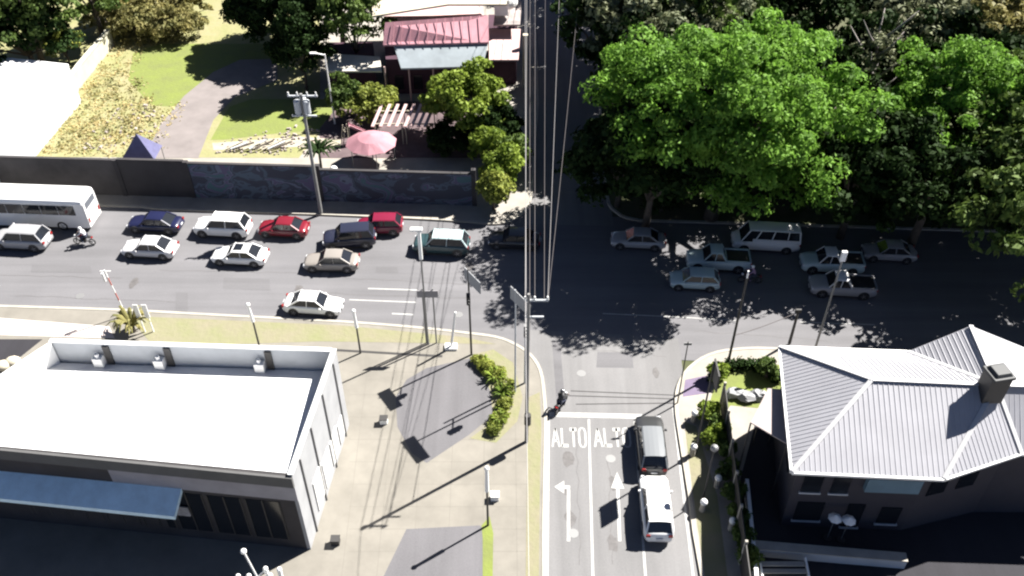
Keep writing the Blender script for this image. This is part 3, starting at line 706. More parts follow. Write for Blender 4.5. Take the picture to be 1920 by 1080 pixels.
def roof_plane(pts, eave, rough=True):
    mb = MB(); plane(mb, list(pts)); ribs(mb, list(pts), eave); return mb.build('roof', M_zinc, vb, VO, fix=True)
roof_plane([A, B, E_], (A, B)); roof_plane([B, Cc, Fp, E_], (B, Cc)); roof_plane([Cc, D, Fp], (Cc, D)); roof_plane([D, G, G2, Fp], (D, G))
roof_plane([A, E_, Fp, Lp], (A, Lp)); roof_plane([Lp, Fp, K], (Lp, K)); roof_plane([K, Fp, G2, Rr], (Rr, K))
for a, b in ((A, E_), (B, E_), (E_, Fp), (Cc, Fp), (D, Fp), (Fp, G2), (Fp, K), (Lp, Fp)):
    mb = MB(); mb.bar(a + Vector((0, 0, .05)), b + Vector((0, 0, .05)), .26, .06); mb.build('ridge_cap', M_ridge, vb, VO)
mb = MB()
for a, b in ((A, B), (B, Cc), (Cc, D), (D, G), (A, Lp)): mb.bar(a - Vector((0, 0, .06)), b - Vector((0, 0, .06)), .20, .16)
mb.build('gutter', M_white, vb, VO)
ctr = (A + B + Cc + Lp) / 4
wp = [p + (xy(ctr) - xy(p)).normalized() * .9 for p in (A, B, Cc)] + [D + (xy(ctr) - xy(D)).normalized() * .7, P(2100, 845, ez), P(2100, 730, ez), P(1950, 730, ez), P(1860, 690, ez), Lp + (xy(ctr) - xy(Lp)).normalized() * .6]
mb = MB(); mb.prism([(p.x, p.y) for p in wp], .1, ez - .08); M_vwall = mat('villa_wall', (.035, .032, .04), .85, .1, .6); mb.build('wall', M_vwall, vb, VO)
# south facade openings
wa, wb_, wc = [xy(p) for p in wp[1:4]]; fd = (wb_ - wa).normalized(); fo = Vector((fd.y, -fd.x, 0))
for s0, w0, z0, z1 in ((.5, 1.1, 3.6, 5.1), (2.2, 1.0, 3.6, 5.1), (3.6, 1.0, .3, 2.6), (5.6, 1.2, .8, 2.4), (.6, 1.6, .8, 2.6)):
    a = wa + fd * s0; b = a + fd * w0; mb = MB(); wallbar(mb, a, b, z0, z1, .06, fo); wn = mb.build('window', M_glass, vb, VO)
    mb = MB(); wallbar(mb, a - fd * .08, b + fd * .08, z0 - .12, z0, .12, fo); mb.build('sill', M_parapet, wn, VO)
a = wa + fd * 4.0; b = a + fd * 3.1; mb = MB(); wallbar(mb, a, b, 4.2, 5.4, .35, fo); mb.build('balcony_panel', mat('panel_blue', (.10, .17, .22), .6, .12, 1), vb, VO)
f2 = (wc - wb_).normalized(); fo2 = Vector((f2.y, -f2.x, 0))
for s0 in (.6, 2.6):
    a = wb_ + f2 * s0; b = a + f2 * 1.2; mb = MB(); wallbar(mb, a, b, 3.4, 5.0, .06, fo2); mb.build('window', M_glass, vb, VO)
# west facade openings
w0_ = xy(wp[0]); wd = (wa - w0_).normalized(); wo = Vector((wd.y, -wd.x, 0))
if wo.dot(xy(ctr) - w0_) > 0: wo = -wo
for s0 in (1.0, 3.4, 5.8):
    a = w0_ + wd * s0; b = a + wd * 1.3; mb = MB(); wallbar(mb, a, b, 3.2, 5.0, .06, wo); mb.build('window', M_glass, vb, VO)
# roof cowl
cp = P(1862, 722, 9.3)
mb = MB(); mb.box((cp.x, cp.y, 9.3), (1.15, 1.15, 1.9)); mb.build('chimney', M_dark, vb, VO, bevel=.04)
mb = MB(); mb.box((cp.x, cp.y, 10.3), (1.35, 1.25, .22), .2); mb.box((cp.x, cp.y, 10.46), (1.2, 1.1, .3), .2, .7); mb.build('chimney_cowl', mat('cowl', (.02, .023, .026), .6), vb, VO, bevel=.03)
# lean-to canopy at the west side
q = [P(1408, 792, 5.2), P(1440, 728, 5.5), P(1470, 730, 5.6), P(1476, 832, 5.3)]
ct = thing('canopy', 'small pale lean-to canopy against the west side of the villa', 'canopy', (q[0].x, q[0].y, .12)); mb = MB(); plane(mb, q, .08); mb.build('canopy_roof', mat('canopy_pale', (.33, .28, .27), .7, .08, 1), ct, ct.location)
for p in q: mb = MB(); mb.tube([(p.x, p.y, .12), (p.x, p.y, p.z - .06)], .05, 6); mb.build('post', M_dark, ct, ct.location)
# forecourt ledge, steps, railing
a, b = P(1412, 1022, .9), P(1700, 1046, .9)
t = thing('retaining_wall', 'low pale wall across the shaded forecourt of the villa', 'wall', (a.x, a.y, .12)); mb = MB(); mb.bar((a.x, a.y, .5), (b.x, b.y, .5), .5, .8); mb.build('wall', M_parapet, t, a.xy.to_3d() + Vector((0, 0, .12)))
mb = MB(); mb.bar((a.x, a.y, .94), (b.x, b.y, .94), .6, .08); mb.build('coping', M_kerb, t, a.xy.to_3d() + Vector((0, 0, .12)))
s0 = P(1465, 1050, .6); t = thing('steps', 'pale striped steps at the bottom edge in front of the villa', 'steps', (s0.x, s0.y, .12))
for k in range(6):
    mb = MB(); mb.box((0, -.35 - k * .42, .62 - k * .11), (2.6, .28, .12)); mb.build('tread', M_kerb, t)
for s in (-1, 1): mb = MB(); mb.bar((s * 1.35, 0, .70), (s * 1.35, -2.7, .15), .1, .25); mb.build('stringer', M_white, t)
# two white parasols catching the sun in the yard
for pxx, pyy, lab in ((1566, 971, 'left one of two small white parasols in the dark yard'), (1592, 975, 'right one of two small white parasols in the dark yard')):
    p = P(pxx, pyy, 2.2); t = thing('garden_parasol', lab, 'parasol', (p.x, p.y, .12), 0, 'white parasols in the villa yard')
    mb = MB(); n = 8
    mb.add([(0, 0, 2.35)] + [(.42 * math.cos(2 * math.pi * k / n), .42 * math.sin(2 * math.pi * k / n), 2.05) for k in range(n)], [(0, 1 + k, 1 + (k + 1) % n) for k in range(n)])
    mb.build('parasol_canopy', M_white, t); mb = MB(); mb.tube([(0, 0, 0), (0, 0, 2.3)], .025, 6); mb.build('pole', M_steel, t)
    mb = MB(); mb.tube([(0, 0, 0), (0, 0, .08)], .25, 10); mb.build('base', M_dark, t)
# fence along the side street, walls of the yard
def fence(name, label, cat, a, b, h, n, mp, mf, slat=True):
    a = Vector(a); b = Vector(b); t = thing(name, label, cat, a)
    mb = MB(); d = b - a; L = d.length; k = int(L / .13)
    for i in range(k):
        p = a + d * (i + .5) / k; mb.box((p.x, p.y, p.z + h / 2), (.05, .085, h * .94), 0)
    for z in (.15, h - .1): mb.bar(a + Vector((0, 0, z)), b + Vector((0, 0, z)), .06, .08)
    mb.build('fence_panel', mf, t, a)
    for i in range(n + 1):
        p = a + d * i / n; mb = MB(); mb.box((p.x, p.y, p.z + (h + .15) / 2), (.16, .16, h + .15)); mb.build('post', mp, t, a)
    return t
fence('metal_fence', 'tall dark metal fence between the side street and the villa yard', 'fence', P(1350, 762, .12), P(1396, 1130, .12), 2.3, 6, M_kerb, M_dark)
a, b = P(1396, 915, .12), P(1416, 1120, .12); t = thing('yard_wall', 'thin white kerb wall on the west edge of the dark yard', 'wall', a)
mb = MB(); mb.bar(a + Vector((0, 0, .45)), b + Vector((0, 0, .45)), .16, .9); mb.build('wall', M_white, t, a)
mb = MB(); mb.bar(a + Vector((0, 0, .93)), b + Vector((0, 0, .93)), .22, .06); mb.build('coping', M_white, t, a)
for k, (pxx, pyy) in enumerate(((1301, 783), (1299, 846), (1345, 905), (1318, 950), (1372, 985))):
    p = P(pxx, pyy, .5); t = thing('planter_bollard', ['topmost pale stone bollard by the fence, beside the bright hedge', 'pale stone bollard level with the back of the graphite car', 'pale stone bollard behind the fence level with the white car roof', 'pale stone bollard on the verge level with the white car rear', 'lowest pale stone bollard by the white yard wall'][k], 'bollard', (p.x, p.y, .12), 0, 'pale bollards by the villa fence')
    mb = MB(); mb.tube([(0, 0, 0), (0, 0, .75)], [.20, .16], 10); mb.build('post', M_kerb, t); mb = MB(); mb.sphere((0, 0, .85), .24, 10, 7); mb.build('cap', M_white, t, smooth=True)

# ------------------------------------------------------------------ long graffiti wall
ga, gb = P(-350, 350), P(890, 386)
gw = thing('boundary_wall', 'long dark boundary wall with bluish graffiti along the far side of the road', 'wall', (ga.x, ga.y, .12)); GO = gw.location.copy()
def graf_mat():
    m = bpy.data.materials.new('graffiti_wall'); m.use_nodes = True; n = m.node_tree.nodes; l = m.node_tree.links; b = n['Principled BSDF']; b.inputs['Roughness'].default_value = .85
    g = n.new('ShaderNodeNewGeometry'); mp = n.new('ShaderNodeMapping'); mp.inputs['Scale'].default_value = (.55, .55, 1.0); l.new(g.outputs['Position'], mp.inputs['Vector'])
    t = n.new('ShaderNodeTexNoise'); t.inputs['Scale'].default_value = .55; t.inputs['Detail'].default_value = 2.0; t.inputs['Distortion'].default_value = 1.6; l.new(mp.outputs[0], t.inputs['Vector'])
    r = n.new('ShaderNodeValToRGB'); r.color_ramp.interpolation = 'CONSTANT'; e = r.color_ramp.elements
    e[0].color = (.035, .04, .06, 1); e[1].position = .44; e[1].color = (.06, .085, .12, 1)
    for pos, c in ((.50, (.04, .045, .07, 1)), (.54, (.10, .12, .17, 1)), (.58, (.08, .07, .13, 1)), (.64, (.05, .10, .12, 1))): q = e.new(pos); q.color = c
    l.new(t.outputs['Fac'], r.inputs['Fac']); l.new(r.outputs[0], b.inputs['Base Color']); MATS['graf'] = m; return m
M_graf = graf_mat()
gd = (gb - ga).normalized(); xs = lambda x: ga + gd * ((P(x, 370) - ga).dot(gd))
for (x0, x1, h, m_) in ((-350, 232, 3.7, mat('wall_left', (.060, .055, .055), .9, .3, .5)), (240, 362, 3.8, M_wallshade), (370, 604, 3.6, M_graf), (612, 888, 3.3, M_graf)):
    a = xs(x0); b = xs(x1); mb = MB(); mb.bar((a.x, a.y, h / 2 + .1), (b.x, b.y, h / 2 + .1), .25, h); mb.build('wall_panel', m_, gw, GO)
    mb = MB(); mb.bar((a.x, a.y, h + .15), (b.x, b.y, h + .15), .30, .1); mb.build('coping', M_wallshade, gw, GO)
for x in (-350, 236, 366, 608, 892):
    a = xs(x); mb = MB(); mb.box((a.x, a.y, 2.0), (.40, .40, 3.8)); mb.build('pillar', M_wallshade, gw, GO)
# tarpaulin shelter behind the wall
p = P(268, 292, 2.4); t = thing('tarpaulin_tent', 'dark blue pointed tarpaulin tent standing behind the wall at the foot of the drive', 'tent', (p.x, p.y, .13))
mb = MB(); mb.add([(-1.5, -1.2, 2.6), (1.5, -1.2, 2.6), (1.5, 1.2, 2.6), (-1.5, 1.2, 2.6), (0, 0, 4.6)], [(0, 1, 4), (1, 2, 4), (2, 3, 4), (3, 0, 4), (3, 2, 1, 0)]); mb.build('tent_roof', mat('tarp_blue', (.07, .07, .15), .7, .2, 2), t)
for sx in (-1, 1):
    for sy in (-1, 1): mb = MB(); mb.tube([(sx * 1.4, sy * 1.1, 0), (sx * 1.4, sy * 1.1, 2.62)], .04, 6); mb.build('pole', M_steel, t)

# ------------------------------------------------------------------ far left: white flat roofed building, pale boundary wall
q = [P(-420, 90, 4.5), P(0, 106, 4.5), P(128, 120, 4.5), P(20, 236, 4.5), P(-60, 320, 4.5), P(-420, 330, 4.5)]
wb2 = thing('warehouse', 'glaring white flat roofed building at the far left edge', 'building', (q[3].x, q[3].y, .12)); mb = MB(); mb.prism([(p.x, p.y) for p in q], .1, 4.3); mb.build('wall', M_parapet, wb2, wb2.location)
mb = MB(); mb.prism([(p.x, p.y) for p in q], 4.302, 4.5); mb.build('roof', M_whiteroof, wb2, wb2.location)
mb = MB(); mb.box((q[3].x - 7, q[3].y + 3, 4.85), (1.4, 1.1, .7)); mb.build('roof_unit', M_parapet, wb2, wb2.location, bevel=.03)
wpts = [P(-20, 318, 1.6), P(70, 240, 1.6), P(150, 128, 1.6), P(205, 62, 1.6)]
t = thing('garden_wall', 'pale cream garden wall running up the slope beside the white building', 'wall', (wpts[0].x, wpts[0].y, .12)); 
mb = ribbon_mb(wpts, .35, .1, 2.0); mb.build('wall', mat('cream_wall', (.42, .40, .31), .85, .1, .8), t, t.location); mb = ribbon_mb(wpts, .55, 2.002, 2.12); mb.build('coping', mat('cream_coping', (.50, .48, .38), .85, .1, .8), t, t.location)

# ------------------------------------------------------------------ pink house, top centre
hp = P(800, 190, .12); hs = thing('pink_house', 'house with faded pink and blue grey tin roofs at the top of the picture', 'house', hp); HO = hs.location.copy()
def slab(name, pts, m, th=.18, parent=hs):
    mb = MB(); plane(mb, pts, th); return mb.build(name, m, parent, HO)
slab('lower_roof', [P(752, 128, 4.2), P(905, 124, 4.2), P(915, 80, 5.6), P(738, 84, 5.6)], M_blueroof)
slab('pink_roof', [P(718, 84, 5.75), P(917, 79, 5.75), P(915, 28, 7.6), P(722, 42, 7.6)], M_pinkroof)
mb = MB()
for k in range(1, 12):
    a = P(718 + 199 * k / 12, 84 - 5 * k / 12, 5.79); b = P(722 + 193 * k / 12, 42 - 14 * k / 12, 7.64); mb.bar(a, b, .07, .05)
mb.build('roof_seam', M_pinkroof, hs, HO)
slab('upper_roof', [P(698, 30, 8.0), P(840, 8, 8.4), P(950, 8, 8.4), P(950, -50, 9.2), P(698, -40, 9.2)], M_cream)
slab('wing_roof', [P(917, 112, 4.6), P(972, 112, 4.6), P(976, 54, 5.0), P(917, 54, 5.0)], M_pink)
slab('wing_roof', [P(925, 46, 6.2), P(975, 46, 6.2), P(978, 2, 6.8), P(930, 6, 6.8)], mat('wing_pale', (.30, .26, .25), .8, .35, .9))
slab('porch_roof', [P(613, 133, 3.4), P(716, 133, 3.4), P(712, 106, 3.9), P(613, 100, 3.9)], mat('porch_cream', (.50, .47, .42), .8, .1, 1))
def blk(pts, z0, z1, m, name='wall'):
    mb = MB(); mb.prism([(p.x, p.y) for p in pts], z0, z1); return mb.build(name, m, hs, HO)
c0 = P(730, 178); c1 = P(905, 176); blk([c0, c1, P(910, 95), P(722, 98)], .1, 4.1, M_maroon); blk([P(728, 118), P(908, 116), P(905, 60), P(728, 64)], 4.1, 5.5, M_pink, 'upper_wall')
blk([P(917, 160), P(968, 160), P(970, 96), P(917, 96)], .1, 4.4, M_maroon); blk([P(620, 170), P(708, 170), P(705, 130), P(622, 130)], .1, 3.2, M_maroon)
for s_ in (.12, .32, .52, .72, .9):
    p = c0.lerp(c1, s_); mb = MB(); mb.box((p.x, p.y - .06, 1.5), (.9, .08, 1.6)); wn = mb.build('window', M_glass, hs, HO)
for s_ in (0, .25, .5, .75, 1):
    p = c0.lerp(c1, s_); mb = MB(); mb.tube([(p.x, p.y - 1.6, .1), (p.x, p.y - 1.6, 4.1)], .09, 8); mb.build('porch_post', M_pink, hs, HO)
mb = MB(); mb.box((P(985, 85, 5).x, P(985, 85, 5).y, 3.2), (.5, .5, 6)); mb.build('chimney', M_cream, hs, HO)
mb = MB(); mb.box((P(940, 22, 7).x, P(940, 22, 7).y, 7.4), (1.4, 1.1, 1.2)); mb.sphere((P(955, 14, 7.4).x, P(955, 14, 7.4).y, 8.0), .9, 12, 7, (1, 1, .8)); mb.build('water_tank', M_white, hs, HO)
# pergola
for grp, (xa, xb) in enumerate(((700, 760), (762, 812))):
    p = P((xa + xb) / 2, 220, 2.4); t = thing('pergola', ['left one of two pink slatted pergolas in front of the house porch', 'right one of two pink slatted pergolas, beside the leafy vine'][grp], 'pergola', (p.x, p.y, .14), 0, 'slatted pergolas at the pink house')
    for k in range(4):
        x = xa + (xb - xa) * (k + .5) / 4; a = P(x - 9, 240, 2.3) - p; b = P(x + 9, 198, 2.6) - p
        mb = MB(); mb.bar((a.x, a.y, 2.3), (b.x, b.y, 2.6), .28, .10); mb.build('slat', M_pink, t)
    for sx in (-1, 1):
        for sy in (-1, 1): mb = MB(); mb.tube([(sx * 1.3, sy * 1.2, 0), (sx * 1.3, sy * 1.2, 2.35)], .06, 6); mb.build('post', M_cream, t)
    mb = MB()
    for sy in (-1, 1): mb.bar((-1.5, sy * 1.2, 2.24), (1.5, sy * 1.2, 2.24), .1, .1)
    mb.build('beam', M_cream, t)
# pink fabric canopy
p = P(696, 268, 2.2); t = thing('shade_canopy', 'large round pink shade canopy behind the wall, below the house', 'canopy', (p.x, p.y, .14)); mb = MB(); n = 20; M_pf = mat('pink_fabric', (.34, .165, .195), .8, .1, 1.2)
mb.add([(0, 0, 3.0)] + [(1.2 * math.cos(2 * math.pi * k / n), 1.2 * math.sin(2 * math.pi * k / n), 2.7) for k in range(n)] + [((2.3 + .12 * (k % 2)) * math.cos(2 * math.pi * k / n), (2.1 + .12 * (k % 2)) * math.sin(2 * math.pi * k / n), 2.1) for k in range(n)],
       [(0, 1 + k, 1 + (k + 1) % n) for k in range(n)] + [(1 + k, n + 1 + k, n + 1 + (k + 1) % n, 1 + (k + 1) % n) for k in range(n)])
mb.build('canopy_fabric', M_pf, t); mb = MB(); mb.tube([(0, 0, 0), (0, 0, 2.95)], .06, 8); mb.build('pole', M_steel, t)
for k in range(5): mb = MB(); a_ = 2 * math.pi * k / 5; mb.tube([(2.1 * math.cos(a_), 2.0 * math.sin(a_), 0), (2.1 * math.cos(a_), 2.0 * math.sin(a_), 2.15)], .04, 6); mb.build('support', M_steel, t)
p = P(655, 245, 1.5); t = thing('play_slide', 'small pink playground slide left of the round pink canopy', 'slide', (p.x, p.y, .14), .5)
mb = MB(); mb.bar((0, 0, 1.9), (2.2, -.4, .3), .6, .08); mb.bar((0, .28, 2.0), (2.2, -.12, .42), .06, .2); mb.bar((0, -.32, 2.0), (2.2, -.72, .42), .06, .2); mb.build('chute', M_pf, t)
mb = MB(); [mb.tube([(-.1 + dx, dy, 0), (-.1 + dx * .5, dy, 2.0)], .04, 6) for dx in (0, -.8) for dy in (-.3, .3)]; [mb.bar((-.8 + k * .1, -.3, .3 + k * .4), (-.8 + k * .1, .3, .3 + k * .4), .05, .05) for k in range(4)]; mb.build('ladder', M_cream, t)

# ------------------------------------------------------------------ poles, signs, signals, wires
def pole(name, label, cat, base_px, h, r0, m, group=None, zb=.12, arms=(), lean=0):
    p = P(base_px[0], base_px[1], zb); t = thing(name, label, cat, (p.x, p.y, zb), 0, group)
    mb = MB(); mb.tube([(0, 0, 0), (lean * .5, 0, h * .5), (lean, 0, h)], [r0, r0 * .85, r0 * .7], 10); mb.build('pole', m, t); return t
T1 = pole('power_pole', 'tall power pole with a transformer can and crossarm at the street corner', 'power pole', (987, 828), 13.2, .13, mat('concrete_pole', (.20, .195, .19), .9, .1, 2))
mb = MB(); mb.tube([(.05, -.25, 2.1), (.05, -.25, 3.0)], .22, 12); mb.build('meter_box', M_dark, T1)
mb = MB(); mb.bar((-.25, 0, 12.7), (1.15, 0, 12.7), .10, .12); mb.build('crossarm', M_parapet, T1); mb = MB(); mb.bar((-.2, 0, 11.4), (.9, 0, 11.4), .09, .10); mb.build('crossarm', M_parapet, T1)
for x in (-.2, .35, 1.1): mb = MB(); mb.tube([(x, 0, 12.76), (x, 0, 13.0)], [.07, .05], 8); mb.build('insulator', M_white, T1)
T2 = thing('power_pole', 'far power pole on the shaded street beyond the pink house', 'power pole', (1.4, 118, .12)); mb = MB(); mb.tube([(0, 0, 0), (0, 0, 13)], [.14, .1], 8); mb.build('pole', M_wood, T2)
T0 = thing('power_pole', 'near power pole on the side street pavement, below the picture', 'power pole', (.9, -6, .12)); mb = MB(); mb.tube([(0, 0, 0), (0, 0, 13)], [.14, .1], 8); mb.build('pole', M_wood, T0)
def wire(label, a, b, sag, r, m, group='overhead wires along the side street'):
    a = Vector(a); b = Vector(b); pts = []
    for i in range(25): t = i / 24; p = a.lerp(b, t); p.z -= sag * 4 * t * (1 - t); pts.append(p)
    mb = MB(); mb.tube([p - a for p in pts], r, 5); o = mb.build('overhead_wire', m); o.location = a; tag(o, label, 'wire', group); return o
tz = 13.1; X0, Y0 = T1.location.x, T1.location.y
WL = 'overhead wire running north from the tall corner power pole up the shaded street'
for dx, z, x2, m_, r in ((-.2, tz, 1.9, M_wirel, .020), (.35, tz, 2.9, M_wire, .018), (-.12, 11.0, 1.6, M_wirel, .020), (.1, 9.6, 2.3, M_wire, .022)):
    wire(WL, (X0 + dx, Y0, z), (x2, 118, z + .2), 1.4, r, m_)
for dx, x2, lab, m_ in ((1.1, 6.4, 'pale overhead wire right of the main bundle, fixed to the end of the crossarm', M_wirel), (1.12, 9.6, 'rightmost thin overhead wire over the shaded street', M_wire), (.9, 4.2, 'dark overhead wire just right of the pale bundle', M_wire)):
    wire(lab, (X0 + dx, Y0, 12.9), (x2, 118, 12.6), 1.5, .016, m_)
for dx, z in ((-.2, tz),):
    wire('overhead wire running from the corner power pole towards the bottom of the picture', (X0 + dx, Y0, z), (.9 + dx, -6, z), 1.0, .016, M_wirel)

T3 = pole('utility_pole', 'utility pole with pale transformer cans standing at the graffiti wall', 'utility pole', (602, 400), 11.8, .17, mat('pole_pale', (.19, .19, .185), .9, .12, 2))
for x, y in ((-.4, -.1), (.35, -.1), (0, .35)): mb = MB(); mb.tube([(x, y, 10.1), (x, y, 11.2)], .27, 12); mb.sphere((x, y, 11.2), .27, 10, 6, (1, 1, .4)); mb.build('transformer', M_parapet, T3)
mb = MB(); mb.bar((-1.1, 0, 11.6), (1.3, 0, 11.6), .12, .12); mb.build('crossarm', M_parapet, T3); mb = MB(); mb.bar((-1.0, 0, 9.8), (1.0, 0, 9.8), .12, .12); mb.build('crossarm', M_parapet, T3)
for x in (-1, -.3, .5, 1.2): mb = MB(); mb.tube([(x, 0, 11.65), (x, 0, 11.95)], [.08, .05], 8); mb.build('insulator', M_white, T3)
T4 = pole('lamp_post', 'thin white lamp post beside the cream porch roof of the pink house', 'lamp post', (628, 232), 7.6, .09, M_white, zb=.14); mb = MB(); mb.bar((0, 0, 7.5), (-.9, 0, 7.7), .12, .08); mb.box((-1.1, 0, 7.7), (.6, .25, .12)); mb.build('lamp_head', M_white, T4)
T5 = pole('globe_lamp', 'white globe lamp on a short post just right of the utility pole', 'lamp post', (634, 372), 3.0, .06, M_dark); mb = MB(); mb.sphere((0, 0, 3.1), .35, 14, 10); mb.build('lamp_globe', M_white, T5, smooth=True)

def street_light(label, bp, h, dx):
    t = pole('street_light', label, 'street light', bp, h, .075, M_dark, 'small street lights on the near verge')
    mb = MB(); mb.tube([(0, 0, h * .62), (dx * .2, 0, h)], [.13, .10], 8); mb.sphere((dx * .2, 0, h), .16, 8, 6); mb.build('lamp_shade', M_white, t); return t
street_light('slim street light with a white upper half, behind the middle of the white roof', (487, 652), 4.3, -.3)
street_light('slim street light with a white upper half, behind the right corner of the white roof', (676, 662), 4.2, -.2)
street_light('slim street light with a white top in the paved corner area near the bottom', (915, 985), 5.6, .1)
# corner sign on two posts
p = P(808, 643, .12); t = thing('road_sign', 'grey road sign panel on two posts at the kerb', 'road sign', (p.x, p.y, .12))
for x in (-.32, .42): mb = MB(); mb.tube([(x, 0, 0), (x, 0, 5.4)], .06, 8); mb.build('post', M_steel, t)
mb = MB(); mb.box((.05, -.08, 4.95), (1.5, .07, .62)); mb.build('sign_board', mat('sign_grey', (.24, .23, .24), .6), t, bevel=.01)
t = pole('lamp_post', 'tall pale lamp post rising beside the two post road sign', 'lamp post', (803, 645), 10.8, .08, M_steel)
mb = MB(); mb.tube([(0, 0, 8.2), (0, 0, 10.6)], .13, 8); mb.box((-.15, 0, 10.75), (.8, .3, .16)); mb.build('lamp_head', M_white, t)
t = pole('banner_post', 'short white leaning banner post left of the dark signal pole', 'post', (846, 652), 3.6, .11, M_white, lean=.45); mb = MB(); mb.box((0, 0, .1), (.9, .6, .2)); mb.build('base', M_white, t)
S1 = pole('signal_pole', 'dark signal pole with a grey board at the tip of the paved corner', 'signal pole', (884, 665), 8.2, .085, M_dark)
mb = MB(); mb.box((.3, -.45, 7.6), (2.0, .06, 1.0), math.atan2(-.83, .56)); mb.build('sign_board', M_wallgrey, S1)
mb = MB(); mb.box((0, -.9, 6.3), (.26, .26, .9)); [mb.tube([(.0, -1.02, 6.3 + k * .28), (0, -1.16, 6.3 + k * .28)], .1, 8) for k in (-1, 0, 1)]; mb.bar((0, 0, 6.3), (0, -.8, 6.3), .06, .06); mb.build('signal_head', M_black, S1)
S3 = pole('signal_pole', 'pale signal pole with a small head between the bushes and the corner kerb', 'signal pole', (966, 735), 9.6, .07, M_parapet)
mb = MB(); mb.box((.3, -.45, 9.0), (2.2, .06, 1.05), math.atan2(-.83, .56)); mb.build('sign_board', M_wallgrey, S3)
S2 = pole('signal_pole', 'bright signal pole at the rounded kerb just above the power pole foot', 'signal pole', (984, 718), 7.2, .08, M_parapet)
mb = MB(); mb.bar((0, 0, 6.4), (0, -1.0, 6.4), .07, .07); mb.box((0, -1.1, 6.2), (.28, .28, 1.0)); [mb.tube([(0, -1.24, 6.2 + k * .3), (0, -1.38, 6.2 + k * .3)], .11, 8) for k in (-1, 0, 1)]; mb.build('signal_head', M_steel, S2)
# right side poles
R1 = pole('utility_pole', 'dark pole at the kerb in front of the ringed lawn', 'pole', (1363, 690), 8.6, .10, M_dark); mb = MB(); mb.tube([(0, 0, 6.3), (0, 0, 9.2)], .06, 8); mb.build('lamp_arm', M_white, R1)
R2 = pole('lamp_post', 'pale lamp post rising past the silver pickup behind the villa roof', 'lamp post', (1528, 655), 8.8, .09, M_steel); mb = MB(); mb.box((0, 0, 8.9), (.34, .22, .8)); mb.build('lamp_head', M_white, R2)
R3 = pole('sign_post', 'short dark post by the corner of the villa roof', 'post', (1480, 644), 3.2, .12, M_dark); mb = MB(); mb.box((0, 0, 3.3), (.4, .15, .3)); mb.build('sign_plate', M_dark, R3)
R0 = pole('street_name_post', 'thin dark post at the mouth of the side street, right kerb', 'post', (1270, 756), 6.0, .05, M_dark); mb = MB(); mb.box((0, 0, 5.8), (.5, .05, .2)); mb.build('name_plate', M_steel, R0)
R4 = pole('signal_pole', 'dark signal pole beside the graphite car, its square board shading the lane', 'signal pole', (1304, 848), 8.6, .07, M_dark)
mb = MB(); mb.box((.1, -.5, 7.9), (.09, 1.5, 1.4)); mb.build('sign_board', M_dark, R4)
R5 = pole('lamp_post', 'thin dark post beside the white car on the villa side verge', 'post', (1318, 935), 5.0, .05, M_dark); mb = MB(); mb.sphere((0, 0, 5.0), .25, 8, 6); mb.build('lamp_head', M_steel, R5)
# low cable between the right hand posts
wire('dark low cable strung between the posts on the right hand verge', (R1.location.x, R1.location.y, 3.4), (R3.location.x, R3.location.y, 3.3), .15, .03, M_wire, 'low cables on the right verge')
# left: red and white lattice mast, twin white posts by the palm
p = P(236, 590, .12); t = thing('striped_mast', 'thin red and white striped mast at the near kerb on the left', 'mast', (p.x, p.y, .12))
for k in range(6):
    mb = MB(); mb.tube([(-.06 * k, 0, k * .75), (-.06 * (k + 1), 0, (k + 1) * .75)], .05, 6); mb.build('mast_section', M_white if k % 2 else paint('mast_red', (.45, .12, .10)), t)
mb = MB(); mb.bar((-.7, 0, 4.4), (.1, 0, 4.4), .05, .05); mb.tube([(-.6, 0, 4.2), (-.6, 0, 3.4)], .09, 6); mb.build('pennant_arm', M_white, t)
for k, (pxx, lab) in enumerate(((272, 'left white banner post behind the palm bush'), (288, 'right white banner post behind the palm bush'))):
    t = pole('banner_post', lab, 'post', (pxx, 622), 2.6, .06, M_white, 'white banner posts by the palm bush'); mb = MB(); mb.box((-.05, 0, 2.1), (.35, .05, 1.3)); mb.build('banner', M_white, t)
# pale bollard lights on the plaza
for k, (pxx, pyy, lab) in enumerate(((720, 792, 'small pale box with dark top on the paving left of the asphalt bay'), (928, 935, 'small white box on the paving beside the verge, lower centre'), (630, 1018, 'small dark box on the paving right of the shop corner'))):
    p = P(pxx, pyy, .12); t = thing('service_box', lab, 'box', (p.x, p.y, .12)); mb = MB(); mb.box((0, 0, .22), (.5, .42, .44)); mb.build('cabinet', [M_white, M_white, M_dark][k], t, bevel=.02); mb = MB(); mb.box((0, 0, .47), (.56, .48, .06)); mb.build('lid', [M_dark, M_white, M_dark][k], t)

# ------------------------------------------------------------------ plants
rng = np.random.default_rng(11)
def cards_mesh(name, centers, normals, size, m, asp=1.0):
    n = len(centers); nn = normals + rng.normal(0, .55, (n, 3)); nn /= np.linalg.norm(nn, axis=1)[:, None] + 1e-9
    a = np.cross(nn, rng.normal(0, 1, (n, 3))); a /= np.linalg.norm(a, axis=1)[:, None] + 1e-9; b = np.cross(nn, a)
    s = (size * rng.uniform(.6, 1.35, n))[:, None]; s2 = s * asp
    v = np.empty((n, 4, 3)); bend = nn * s * .25
    v[:, 0] = centers - a * s - bend; v[:, 1] = centers - b * s2 * .55; v[:, 2] = centers + a * s - bend; v[:, 3] = centers + b * s2 * .55
    me = bpy.data.meshes.new(name); me.vertices.add(4 * n); me.vertices.foreach_set('co', v.reshape(-1)); me.loops.add(4 * n); me.loops.foreach_set('vertex_index', np.arange(4 * n, dtype=np.int32))
    me.polygons.add(n); me.polygons.foreach_set('loop_start', np.arange(0, 4 * n, 4, dtype=np.int32)); me.update(calc_edges=True); me.materials.append(m); return me
